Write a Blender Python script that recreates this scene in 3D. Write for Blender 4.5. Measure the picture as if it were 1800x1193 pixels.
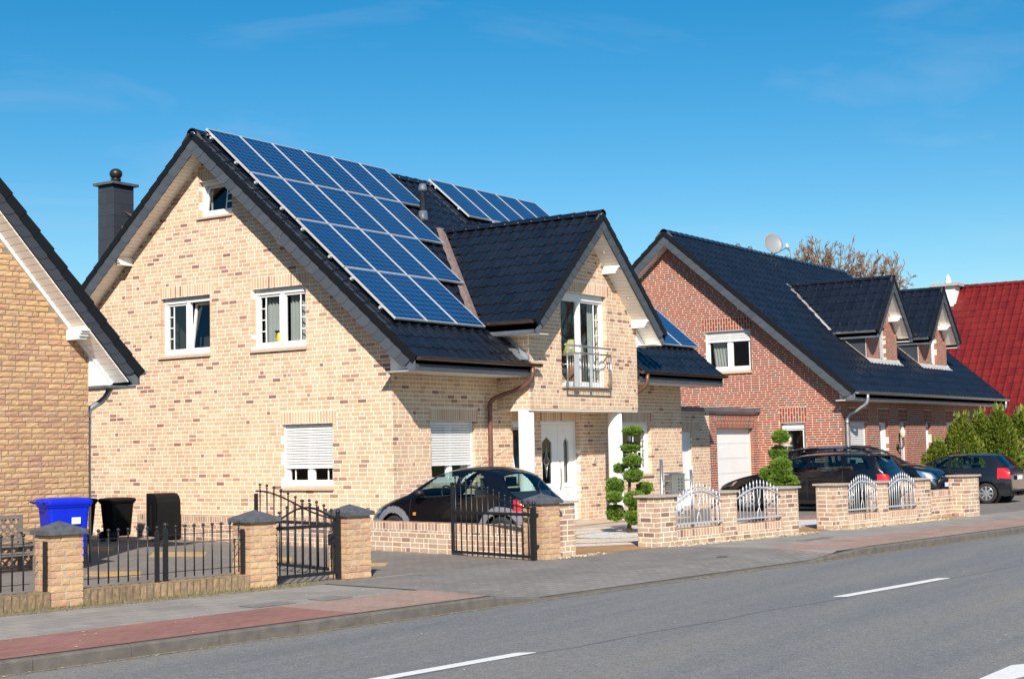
import bpy, bmesh, math, random
from mathutils import Vector as V, Matrix as M
for _o in list(bpy.data.objects): bpy.data.objects.remove(_o)
SC = bpy.context.scene; COL = SC.collection
rnd = random.Random(7)
R = math.radians
# ------------------------------------------------------------------ camera
FPX, YAW, PIT, ROL = 2631.8, R(33.84), R(4.15), R(-1.19)
CAM = V((-22.552, -17.906, 1.72))
cd = V((math.cos(PIT)*math.cos(YAW), math.cos(PIT)*math.sin(YAW), math.sin(PIT)))
_r = V((math.sin(YAW), -math.cos(YAW), 0)); _u = _r.cross(cd)
cr = _r*math.cos(ROL) + _u*math.sin(ROL); cu = -_r*math.sin(ROL) + _u*math.cos(ROL)
cam = bpy.data.cameras.new('camera'); camo = bpy.data.objects.new('camera', cam); COL.objects.link(camo)
cam.sensor_width = 36; cam.lens = 36*FPX/1800; cam.clip_end = 3000; cam.clip_start = .1
camo.matrix_world = M.Translation(CAM) @ M((cr, cu, -cd)).transposed().to_4x4()
SC.camera = camo
def pix(x, y, z=0.0):                       # photo pixel -> point on the horizontal plane z
    v = cd + cr*((x-900)/FPX) - cu*((y-596.5)/FPX)
    return CAM + v*((z-CAM.z)/v.z)
def proj(p):
    v = p-CAM; w = v.dot(cd)
    if w < .1: return None
    return (900+FPX*v.dot(cr)/w, 596.5-FPX*v.dot(cu)/w)
# ------------------------------------------------------------------ world, sun, exposure
SUNV = V((1.4, 1.0, -1.19)).normalized()     # direction the light travels
w = bpy.data.worlds.new('World'); SC.world = w; w.use_nodes = True
nt = w.node_tree; nt.nodes.clear()
sky = nt.nodes.new('ShaderNodeTexSky'); sky.sky_type = 'NISHITA'; sky.sun_disc = False
sky.sun_elevation = math.asin(-SUNV.z); sky.sun_rotation = math.atan2(-SUNV.x, -SUNV.y)
sky.air_density = 1.0; sky.dust_density = .25; sky.ozone_density = 2.6; sky.altitude = 50
bg = nt.nodes.new('ShaderNodeBackground'); bg.inputs[1].default_value = .075
out = nt.nodes.new('ShaderNodeOutputWorld')
# faint high cirrus streaks all over the sky
tc = nt.nodes.new('ShaderNodeTexCoord'); mp = nt.nodes.new('ShaderNodeMapping')
mp.inputs['Scale'].default_value = (1.0, 1.6, 5.5); mp.inputs['Rotation'].default_value = (0, .12, .4)
nz = nt.nodes.new('ShaderNodeTexNoise'); nz.inputs['Scale'].default_value = 3.1; nz.inputs['Detail'].default_value = 7; nz.inputs['Roughness'].default_value = .55
nz.inputs['Distortion'].default_value = .5
rp = nt.nodes.new('ShaderNodeValToRGB'); rp.color_ramp.elements[0].position = .55; rp.color_ramp.elements[0].color = (0, 0, 0, 1)
rp.color_ramp.elements[1].position = .85; rp.color_ramp.elements[1].color = (.18, .18, .18, 1)
mx = nt.nodes.new('ShaderNodeMixRGB'); mx.inputs[2].default_value = (6.4, 7.0, 7.8, 1)
hs = nt.nodes.new('ShaderNodeHueSaturation'); hs.inputs['Saturation'].default_value = 1.48; hs.inputs['Hue'].default_value = .492; hs.inputs['Value'].default_value = 1.0
L = nt.links.new
L(tc.outputs['Generated'], mp.inputs[0]); L(mp.outputs[0], nz.inputs['Vector']); L(nz.outputs['Fac'], rp.inputs[0])
L(sky.outputs[0], hs.inputs['Color']); L(rp.outputs[0], mx.inputs[0]); L(hs.outputs[0], mx.inputs[1]); L(mx.outputs[0], bg.inputs[0]); L(bg.outputs[0], out.inputs[0])
sl = bpy.data.lights.new('sun', 'SUN'); sl.energy = 4.6; sl.angle = R(.53); sl.color = (1, .925, .83)
so = bpy.data.objects.new('sun', sl); COL.objects.link(so); so.rotation_euler = SUNV.to_track_quat('-Z', 'Y').to_euler(); so.location = (-20, -20, 30)
SC.view_settings.view_transform = 'Standard'; SC.view_settings.look = 'None'; SC.view_settings.gamma = 1
SC.view_settings.use_curve_mapping = False; SC.view_settings.exposure = .62
SC.render.engine = 'CYCLES'
# ------------------------------------------------------------------ materials
MATS = {}
def newmat(name):
    m = bpy.data.materials.new(name); m.use_nodes = True; MATS[name] = m
    return m, m.node_tree, m.node_tree.nodes['Principled BSDF']
def N(t, kind, **kw):
    n = t.nodes.new('ShaderNode'+kind)
    for k, v in kw.items():
        if k in n.inputs: n.inputs[k].default_value = v
        else: setattr(n, k, v)
    return n
def posn(t): return N(t, 'NewGeometry').outputs['Position']
def ramp(t, stops, mode='LINEAR'):
    n = N(t, 'ValToRGB'); e = n.color_ramp; e.interpolation = mode
    while len(e.elements) < len(stops): e.elements.new(.5)
    for k, (p, c) in zip(e.elements, stops): k.position = p; k.color = (*c, 1)
    return n
def bump(t, b, src, strength, dist=.01):
    n = N(t, 'Bump', Strength=strength, Distance=dist); t.links.new(src, n.inputs['Height']); t.links.new(n.outputs[0], b.inputs['Normal'])
def mat(name, col, rough=.6, metal=0, spec=.5, nscale=0, namt=.15, bscale=0, bstr=.3, coat=0, stretch=None):
    m, t, b = newmat(name)
    b.inputs['Base Color'].default_value = (*col, 1); b.inputs['Roughness'].default_value = rough; b.inputs['Metallic'].default_value = metal
    b.inputs['Specular IOR Level'].default_value = spec; b.inputs['Coat Weight'].default_value = coat; b.inputs['Coat Roughness'].default_value = .04
    P = posn(t)
    if stretch:
        q = N(t, 'Mapping'); q.inputs['Scale'].default_value = stretch; t.links.new(P, q.inputs[0]); P = q.outputs[0]
    if nscale:
        n = N(t, 'TexNoise', Scale=nscale, Detail=5.0, Roughness=.6); t.links.new(P, n.inputs['Vector'])
        r = ramp(t, [(.3, tuple(c*(1-namt) for c in col)), (.7, tuple(min(1, c*(1+namt)) for c in col))])
        t.links.new(n.outputs['Fac'], r.inputs[0]); t.links.new(r.outputs[0], b.inputs['Base Color'])
        rr = N(t, 'MapRange'); rr.inputs[3].default_value = max(0.02, rough-.08); rr.inputs[4].default_value = min(1, rough+.08)
        t.links.new(n.outputs['Fac'], rr.inputs[0]); t.links.new(rr.outputs[0], b.inputs['Roughness'])
    if bscale:
        n2 = N(t, 'TexNoise', Scale=bscale, Detail=4.0); t.links.new(P, n2.inputs['Vector']); bump(t, b, n2.outputs['Fac'], bstr)
    return m
def varied(name, stops, island, rough=.8, spec=.3, nscale=60, namt=.18, bscale=90, bstr=.35, mode='LINEAR', dirt=0, coat=0, bdist=.01):
    """colour that differs from piece to piece: per mesh island or per object"""
    m, t, b = newmat(name)
    src = N(t, 'NewGeometry').outputs['Random Per Island'] if island else N(t, 'ObjectInfo').outputs['Random']
    r = ramp(t, stops, mode); t.links.new(src, r.inputs[0])
    P = posn(t)
    n = N(t, 'TexNoise', Scale=nscale, Detail=4.0, Roughness=.65); t.links.new(P, n.inputs['Vector'])
    mr = N(t, 'MapRange'); mr.inputs[1].default_value = .25; mr.inputs[2].default_value = .75; mr.inputs[3].default_value = 1-namt; mr.inputs[4].default_value = 1+namt
    t.links.new(n.outputs['Fac'], mr.inputs[0])
    mm = N(t, 'MixRGB', blend_type='MULTIPLY'); mm.inputs[0].default_value = 1
    t.links.new(r.outputs[0], mm.inputs[1]); t.links.new(mr.outputs[0], mm.inputs[2]); last = mm.outputs[0]
    if dirt:                                   # large soft weather stains
        n3 = N(t, 'TexNoise', Scale=.9, Detail=6.0, Roughness=.6); t.links.new(P, n3.inputs['Vector'])
        m3 = N(t, 'MapRange'); m3.inputs[1].default_value = .35; m3.inputs[2].default_value = .7; m3.inputs[3].default_value = 1-dirt; m3.inputs[4].default_value = 1
        t.links.new(n3.outputs['Fac'], m3.inputs[0])
        mm3 = N(t, 'MixRGB', blend_type='MULTIPLY'); mm3.inputs[0].default_value = 1
        t.links.new(last, mm3.inputs[1]); t.links.new(m3.outputs[0], mm3.inputs[2]); last = mm3.outputs[0]
    if dirt:
        qs = N(t, 'Mapping'); qs.inputs['Scale'].default_value = (2.6, 2.6, .22); t.links.new(P, qs.inputs[0])
        n5 = N(t, 'TexNoise', Scale=1.3, Detail=5.0, Roughness=.6); t.links.new(qs.outputs[0], n5.inputs['Vector'])
        m5 = N(t, 'MapRange'); m5.inputs[1].default_value = .32; m5.inputs[2].default_value = .6; m5.inputs[3].default_value = .90; m5.inputs[4].default_value = 1; t.links.new(n5.outputs['Fac'], m5.inputs[0])
        mm5 = N(t, 'MixRGB', blend_type='MULTIPLY'); mm5.inputs[0].default_value = 1; t.links.new(last, mm5.inputs[1]); t.links.new(m5.outputs[0], mm5.inputs[2]); last = mm5.outputs[0]
    t.links.new(last, b.inputs['Base Color'])
    b.inputs['Roughness'].default_value = rough; b.inputs['Specular IOR Level'].default_value = spec
    b.inputs['Coat Weight'].default_value = coat; b.inputs['Coat Roughness'].default_value = .06
    n2 = N(t, 'TexNoise', Scale=bscale, Detail=4.0); t.links.new(P, n2.inputs['Vector']); bump(t, b, n2.outputs['Fac'], bstr, bdist)
    return m
def pair(name, stops, **kw): return (varied(name+'_pieces', stops, True, **kw), varied(name, stops, False, **kw))
BEIGE = pair('beige_brick', [(0, (.69, .49, .32)), (.18, (.65, .43, .27)), (.36, (.72, .54, .37)), (.5, (.63, .40, .25)), (.64, (.69, .49, .33)), (.80, (.60, .35, .225)), (.91, (.67, .46, .31)), (.94, (.50, .28, .19)), (.965, (.37, .19, .14)), (1, (.29, .15, .11))], dirt=.12, nscale=45, namt=.2)
OCHRE = pair('ochre_brick', [(0, (.58, .35, .18)), (.3, (.64, .41, .22)), (.55, (.55, .32, .18)), (.75, (.52, .29, .18)), (.9, (.62, .40, .23)), (1, (.46, .255, .165))], bscale=45, bstr=.35, nscale=25, dirt=.15)
MOSSY = pair('mossy_brick', [(0, (.36, .25, .15)), (.35, (.44, .30, .17)), (.6, (.32, .22, .14)), (.85, (.40, .28, .17)), (1, (.26, .20, .12))], bscale=40, bstr=.5, nscale=18, namt=.4, dirt=.4)
REDB = pair('red_brick', [(0, (.275, .066, .036)), (.3, (.32, .085, .046)), (.6, (.245, .056, .032)), (.8, (.30, .10, .066)), (.92, (.275, .078, .048)), (.94, (.17, .135, .10)), (1, (.13, .105, .08))], dirt=.12)
PINKB = pair('garden_wall_brick', [(0, (.57, .385, .26)), (.3, (.62, .45, .325)), (.55, (.51, .31, .21)), (.75, (.59, .42, .30)), (.88, (.44, .26, .185)), (.95, (.30, .18, .14)), (1, (.26, .16, .12))], dirt=.25)
TILE = pair('black_glazed_tile', [(0, (.008, .010, .015)), (.5, (.011, .013, .019)), (1, (.007, .008, .012))], rough=.26, spec=.55, nscale=8, namt=.3, bscale=14, bstr=.06, coat=.35)
RTILE = pair('red_glazed_tile', [(0, (.135, .012, .012)), (.5, (.165, .016, .014)), (1, (.12, .011, .011))], rough=.38, nscale=8, namt=.2, bscale=14, bstr=.06)
DSLATE = pair('dark_slate', [(0, (.036, .041, .052)), (.5, (.045, .050, .062)), (1, (.040, .045, .057))], rough=.5, nscale=30, namt=.15, bscale=60, bstr=.2)
SLATE = pair('slate', [(0, (.058, .067, .080)), (.5, (.074, .083, .097)), (1, (.064, .073, .086))], rough=.55, nscale=30, namt=.15, bscale=60, bstr=.2)
mat('mortar_cream', (.86, .78, .66), .9, nscale=30, namt=.08, bscale=120, bstr=.3)
mat('mortar_dark', (.25, .19, .125), .95, nscale=20, namt=.2, bscale=120, bstr=.4)
mat('mortar_pale', (.64, .50, .41), .9, nscale=30, namt=.1, bscale=120, bstr=.3)
mat('mortar_moss', (.14, .115, .075), .95, nscale=8, namt=.4)
mat('mortar_grey', (.40, .345, .27), .95, nscale=12, namt=.25, bscale=120, bstr=.4)
mat('roof_felt', (.012, .012, .014), .9)
mat('white_plastic', (.80, .80, .79), .35, nscale=3, namt=.03)
mat('white_wood', (.76, .75, .72), .5, nscale=6, namt=.05)
mat('verge_black', (.008, .009, .011), .5, spec=.25)
mat('soffit_plank', (.90, .86, .80), .55, nscale=5, namt=.06)
mat('white_render', (.78, .77, .74), .8, nscale=12, namt=.06, bscale=160, bstr=.25)
mat('shutter', (.72, .72, .72), .4)
mat('sill', (.52, .40, .30), .7, nscale=30, namt=.15)
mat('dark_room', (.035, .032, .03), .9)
mat('curtain', (.30, .31, .30), .9, nscale=4, namt=.08)
mat('gutter_copper', (.11, .075, .06), .4, metal=.5, nscale=6, namt=.25)
mat('pipe_copper', (.17, .085, .06), .42, metal=.35, nscale=7, namt=.2)
mat('cowl', (.035, .028, .025), .4, metal=.4)
mat('zinc', (.42, .44, .46), .42, metal=.75, nscale=7, namt=.15)
mat('fascia', (.10, .115, .14), .5, nscale=5, namt=.25)
mat('flashing', (.20, .145, .125), .6, nscale=12, namt=.3, bscale=30, bstr=.6)
mat('flashing_pale', (.42, .42, .42), .5, nscale=12, namt=.25, bscale=30, bstr=.5)
mat('alu', (.66, .67, .68), .35, metal=.35)
mat('steel', (.50, .49, .47), .3, metal=.85)
mat('black_iron', (.012, .013, .016), .42, nscale=20, namt=.3)
mat('grey_iron', (.52, .54, .57), .4, metal=.3)
mat('cap_slate', (.085, .09, .10), .6, nscale=12, namt=.35, bscale=60, bstr=.3)
mat('cap_clay', (.42, .35, .29), .75, nscale=20, namt=.15)
mat('black_plastic', (.006, .006, .007), .6, spec=.2, nscale=10, namt=.2)
mat('blue_plastic', (.001, .018, .50), .5, spec=.3, nscale=6, namt=.08)
mat('rubber', (.018, .018, .018), .8)
mat('label_white', (.75, .76, .78), .5)
mat('paint_black', (.004, .0045, .007), .2, spec=.3, coat=.6)
mat('paint_anthracite', (.010, .011, .015), .2, spec=.3, coat=.6)
mat('bumper_grey', (.17, .17, .19), .6, nscale=10, namt=.12)
mat('trim_black', (.012, .012, .013), .5)
mat('rim', (.50, .51, .52), .3, metal=.7)
mat('tail_red', (.55, .008, .012), .18, coat=.6)
mat('orange_lamp', (.75, .22, .02), .25, coat=.5)
mat('chrome', (.75, .76, .78), .12, metal=1)
mat('plate_white', (.75, .76, .74), .5)
mat('plate_blue', (.02, .06, .45), .5)
mat('seat_grey', (.05, .05, .055), .9)
mat('wood_grey', (.17, .145, .125), .85, nscale=14, namt=.3, stretch=(1, 1, 4))
mat('bark', (.10, .065, .042), .95, nscale=18, namt=.35, bscale=40, bstr=.7)
mat('bark_pale', (.23, .165, .115), .95, nscale=10, namt=.25)
mat('twig', (.24, .14, .10), .95, nscale=2, namt=.25)
mat('kerbstone', (.125, .112, .097), .9, nscale=7, namt=.25, bscale=70, bstr=.5)
mat('concrete', (.36, .345, .32), .9, nscale=9, namt=.2, bscale=80, bstr=.4)
mat('yellow_plastic', (.75, .62, .02), .45)
mat('lampshade', (.50, .46, .22), .8)
mat('terracotta', (.25, .11, .06), .8)
mat('lamp_glass', (.62, .56, .42), .25)
mat('gold', (.45, .30, .12), .3, metal=.8)
mat('dish_grey', (.22, .235, .25), .5)
mat('road_paint', (.74, .73, .70), .7, nscale=30, namt=.1, bscale=150, bstr=.4)
def leafmat(name, stops, tr=.25):
    m = varied(name, stops, True, rough=.6, nscale=12, namt=.25, bscale=50, bstr=.1); return m
leafmat('yew', [(0, (.06, .12, .014)), (.35, (.10, .19, .020)), (.75, (.16, .26, .03)), (1, (.24, .33, .06))])
leafmat('thuja', [(0, (.035, .062, .006)), (.4, (.07, .11, .008)), (.75, (.12, .155, .010)), (1, (.23, .20, .02))])
leafmat('dry_leaf', [(0, (.28, .13, .04)), (.5, (.42, .22, .07)), (1, (.5, .32, .12))])
leafmat('grass', [(0, (.07, .10, .02)), (.5, (.14, .15, .04)), (1, (.30, .26, .11))])
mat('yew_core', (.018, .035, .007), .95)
def glass(name, tint, refl=1.0, ior=1.5):
    m, t, b = newmat(name); t.nodes.remove(b)
    o = [n for n in t.nodes if n.type == 'OUTPUT_MATERIAL'][0]
    tr = N(t, 'BsdfTransparent'); tr.inputs[0].default_value = (*tint, 1)
    g = N(t, 'BsdfGlossy'); g.inputs['Roughness'].default_value = .015; g.inputs[0].default_value = (.95, .97, 1, 1)
    f = N(t, 'LayerWeight'); f.inputs[0].default_value = .5
    pw = N(t, 'Math', operation='POWER'); pw.inputs[1].default_value = 5; t.links.new(f.outputs['Facing'], pw.inputs[0])
    mu = N(t, 'Math', operation='MULTIPLY_ADD'); mu.inputs[1].default_value = 1-refl; mu.inputs[2].default_value = refl; mu.use_clamp = True
    mxn = N(t, 'MixShader'); t.links.new(pw.outputs[0], mu.inputs[0]); t.links.new(mu.outputs[0], mxn.inputs[0]); t.links.new(tr.outputs[0], mxn.inputs[1]); t.links.new(g.outputs[0], mxn.inputs[2])
    t.links.new(mxn.outputs[0], o.inputs[0]); return m
glass('glass', (.86, .90, .89), .075); glass('car_glass', (.62, .74, .72), .07); glass('door_glass', (.14, .20, .21), .08)
def pvmat():
    m, t, b = newmat('solar_glass')
    tcn = N(t, 'TexCoord'); sp = N(t, 'SeparateXYZ'); t.links.new(tcn.outputs['Object'], sp.inputs[0])
    def line(src, pitch, off, wd):
        a = N(t, 'Math', operation='ADD'); a.inputs[1].default_value = off; t.links.new(src, a.inputs[0])
        d = N(t, 'Math', operation='DIVIDE'); d.inputs[1].default_value = pitch; t.links.new(a.outputs[0], d.inputs[0])
        fr = N(t, 'Math', operation='FRACT'); t.links.new(d.outputs[0], fr.inputs[0])
        c = N(t, 'Math', operation='SUBTRACT'); c.inputs[1].default_value = .5; t.links.new(fr.outputs[0], c.inputs[0])
        ab = N(t, 'Math', operation='ABSOLUTE'); t.links.new(c.outputs[0], ab.inputs[0])
        g = N(t, 'Math', operation='GREATER_THAN'); g.inputs[1].default_value = .5-wd/pitch/2; t.links.new(ab.outputs[0], g.inputs[0]); return g.outputs[0]
    lx = line(sp.outputs[0], .1583, 0, .009); ly = line(sp.outputs[1], .1605, 0, .009); lb = line(sp.outputs[0], .0528, .026, .003)
    mxx = N(t, 'Math', operation='MAXIMUM'); t.links.new(lx, mxx.inputs[0]); t.links.new(ly, mxx.inputs[1])
    hb = N(t, 'Math', operation='MULTIPLY'); hb.inputs[1].default_value = .22; t.links.new(lb, hb.inputs[0])
    mx2 = N(t, 'Math', operation='MAXIMUM'); t.links.new(mxx.outputs[0], mx2.inputs[0]); t.links.new(hb.outputs[0], mx2.inputs[1])
    vo = N(t, 'TexVoronoi'); vo.inputs['Scale'].default_value = 45; t.links.new(tcn.outputs['Object'], vo.inputs['Vector'])
    r = ramp(t, [(0, (.0005, .024, .082)), (.5, (.0008, .033, .112)), (1, (.0015, .044, .145))]); t.links.new(vo.outputs['Color'], r.inputs[0])
    mixn = N(t, 'MixRGB'); mixn.inputs[2].default_value = (.105, .20, .35, 1); t.links.new(mx2.outputs[0], mixn.inputs[0]); t.links.new(r.outputs[0], mixn.inputs[1])
    t.links.new(mixn.outputs[0], b.inputs['Base Color']); b.inputs['Roughness'].default_value = .35; b.inputs['Coat Weight'].default_value = .18; b.inputs['Coat Roughness'].default_value = .05
    b.inputs['Specular IOR Level'].default_value = .2
pvmat()
def paver(name, c1, c2, cm, bw, bh, rot=0, mort=.006, rough=.9, macro=.15):
    m, t, b = newmat(name); P = posn(t)
    q = N(t, 'Mapping'); q.inputs['Rotation'].default_value = (0, 0, rot); t.links.new(P, q.inputs[0])
    br = N(t, 'TexBrick'); br.inputs['Color1'].default_value = (*c1, 1); br.inputs['Color2'].default_value = (*c2, 1); br.inputs['Mortar'].default_value = (*cm, 1)
    br.inputs['Scale'].default_value = 1; br.inputs['Mortar Size'].default_value = mort; br.inputs['Brick Width'].default_value = bw; br.inputs['Row Height'].default_value = bh; br.inputs['Mortar Smooth'].default_value = .3
    t.links.new(q.outputs[0], br.inputs['Vector'])
    n = N(t, 'TexNoise', Scale=1.1, Detail=7.0, Roughness=.62); t.links.new(P, n.inputs['Vector'])
    mr = N(t, 'MapRange'); mr.inputs[1].default_value = .3; mr.inputs[2].default_value = .7; mr.inputs[3].default_value = 1-macro; mr.inputs[4].default_value = 1+macro; t.links.new(n.outputs['Fac'], mr.inputs[0])
    n4 = N(t, 'TexNoise', Scale=95.0, Detail=3.0); t.links.new(P, n4.inputs['Vector'])
    mr4 = N(t, 'MapRange'); mr4.inputs[1].default_value = .3; mr4.inputs[2].default_value = .7; mr4.inputs[3].default_value = .82; mr4.inputs[4].default_value = 1.18; t.links.new(n4.outputs['Fac'], mr4.inputs[0])
    a = N(t, 'MixRGB', blend_type='MULTIPLY'); a.inputs[0].default_value = 1; c = N(t, 'MixRGB', blend_type='MULTIPLY'); c.inputs[0].default_value = 1
    t.links.new(br.outputs['Color'], a.inputs[1]); t.links.new(mr.outputs[0], a.inputs[2]); t.links.new(a.outputs[0], c.inputs[1]); t.links.new(mr4.outputs[0], c.inputs[2])
    t.links.new(c.outputs[0], b.inputs['Base Color']); b.inputs['Roughness'].default_value = rough; b.inputs['Specular IOR Level'].default_value = .25
    iv = N(t, 'Math', operation='SUBTRACT'); iv.inputs[0].default_value = 1; t.links.new(br.outputs['Fac'], iv.inputs[1]); bump(t, b, iv.outputs[0], .35, .006)
ST = R(-7.29)
paver('sidewalk_grey', (.31, .285, .255), (.255, .235, .212), (.165, .15, .132), .30, .30, -ST)
paver('apron_grey', (.235, .217, .20), (.195, .18, .167), (.13, .12, .11), .2, .1, -ST)
paver('drive_grey', (.225, .20, .18), (.185, .167, .152), (.115, .103, .093), .2, .1, .12)
paver('cycle_red', (.32, .155, .13), (.265, .13, .112), (.19, .105, .088), .2, .1, -ST)
paver('cycle_pale', (.38, .26, .21), (.32, .22, .18), (.23, .165, .14), .2, .1, -ST)
paver('path_orange', (.40, .235, .11), (.33, .19, .09), (.23, .14, .075), .2, .1, -R(9.5))
paver('yellow_paver', (.50, .34, .14), (.43, .28, .12), (.26, .19, .11), .2, .1, .12)
paver('terrace_stone', (.50, .40, .30), (.44, .35, .26), (.30, .24, .18), .4, .22, 0)
def asphalt():
    m, t, b = newmat('asphalt'); P = posn(t)
    n1 = N(t, 'TexNoise', Scale=70.0, Detail=5.0, Roughness=.75); t.links.new(P, n1.inputs['Vector'])
    r1 = ramp(t, [(.32, (.068, .069, .070)), (.5, (.190, .189, .185)), (.62, (.27, .266, .255)), (.72, (.55, .54, .51))]); t.links.new(n1.outputs['Fac'], r1.inputs[0])
    q = N(t, 'Mapping'); q.inputs['Rotation'].default_value = (0, 0, -ST); q.inputs['Scale'].default_value = (.05, .55, 1); t.links.new(P, q.inputs[0])
    n2 = N(t, 'TexNoise', Scale=1.6, Detail=8.0, Roughness=.68); t.links.new(q.outputs[0], n2.inputs['Vector'])
    r2 = ramp(t, [(.3, (.76, .80, .86)), (.52, (1, 1, 1)), (.70, (1.18, 1.10, .99))]); t.links.new(n2.outputs['Fac'], r2.inputs[0])
    mm = N(t, 'MixRGB', blend_type='MULTIPLY'); mm.inputs[0].default_value = 1; t.links.new(r1.outputs[0], mm.inputs[1]); t.links.new(r2.outputs[0], mm.inputs[2])
    n3 = N(t, 'TexNoise', Scale=9.0, Detail=6.0, Roughness=.7); t.links.new(P, n3.inputs['Vector'])
    r3 = ramp(t, [(.3, (.84, .84, .85)), (.5, (1, 1, 1)), (.7, (1.14, 1.13, 1.11))]); t.links.new(n3.outputs['Fac'], r3.inputs[0])
    mm3 = N(t, 'MixRGB', blend_type='MULTIPLY'); mm3.inputs[0].default_value = 1; t.links.new(mm.outputs[0], mm3.inputs[1]); t.links.new(r3.outputs[0], mm3.inputs[2])
    t.links.new(mm3.outputs[0], b.inputs['Base Color']); b.inputs['Roughness'].default_value = .82; b.inputs['Specular IOR Level'].default_value = .35
    bump(t, b, n1.outputs['Fac'], .5, .008)
asphalt()
def gravel(name, stops, scale=38):
    m, t, b = newmat(name); P = posn(t)
    vo = N(t, 'TexVoronoi'); vo.inputs['Scale'].default_value = scale; t.links.new(P, vo.inputs['Vector'])
    sp = N(t, 'SeparateColor'); t.links.new(vo.outputs['Color'], sp.inputs[0])
    r = ramp(t, stops); t.links.new(sp.outputs[0], r.inputs[0]); t.links.new(r.outputs[0], b.inputs['Base Color'])
    b.inputs['Roughness'].default_value = .9
    iv = N(t, 'Math', operation='SUBTRACT'); iv.inputs[0].default_value = 1; t.links.new(vo.outputs['Distance'], iv.inputs[1]); bump(t, b, iv.outputs[0], .9, .02)
gravel('gravel_cream', [(0, (.50, .42, .28)), (.5, (.64, .56, .40)), (1, (.74, .68, .54))])
gravel('gravel_white', [(0, (.42, .43, .44)), (.5, (.60, .61, .61)), (1, (.74, .74, .73))])
gravel('gravel_red', [(0, (.20, .09, .07)), (.5, (.34, .17, .13)), (1, (.45, .26, .2))])
gravel('gravel_dark', [(0, (.03, .03, .032)), (.5, (.06, .06, .062)), (1, (.12, .12, .12))])
gravel('earth', [(0, (.16, .13, .09)), (.5, (.24, .195, .13)), (1, (.34, .28, .19))], 60)
mat('lawn', (.10, .12, .03), .95, nscale=3, namt=.4, bscale=40, bstr=.8)
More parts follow.
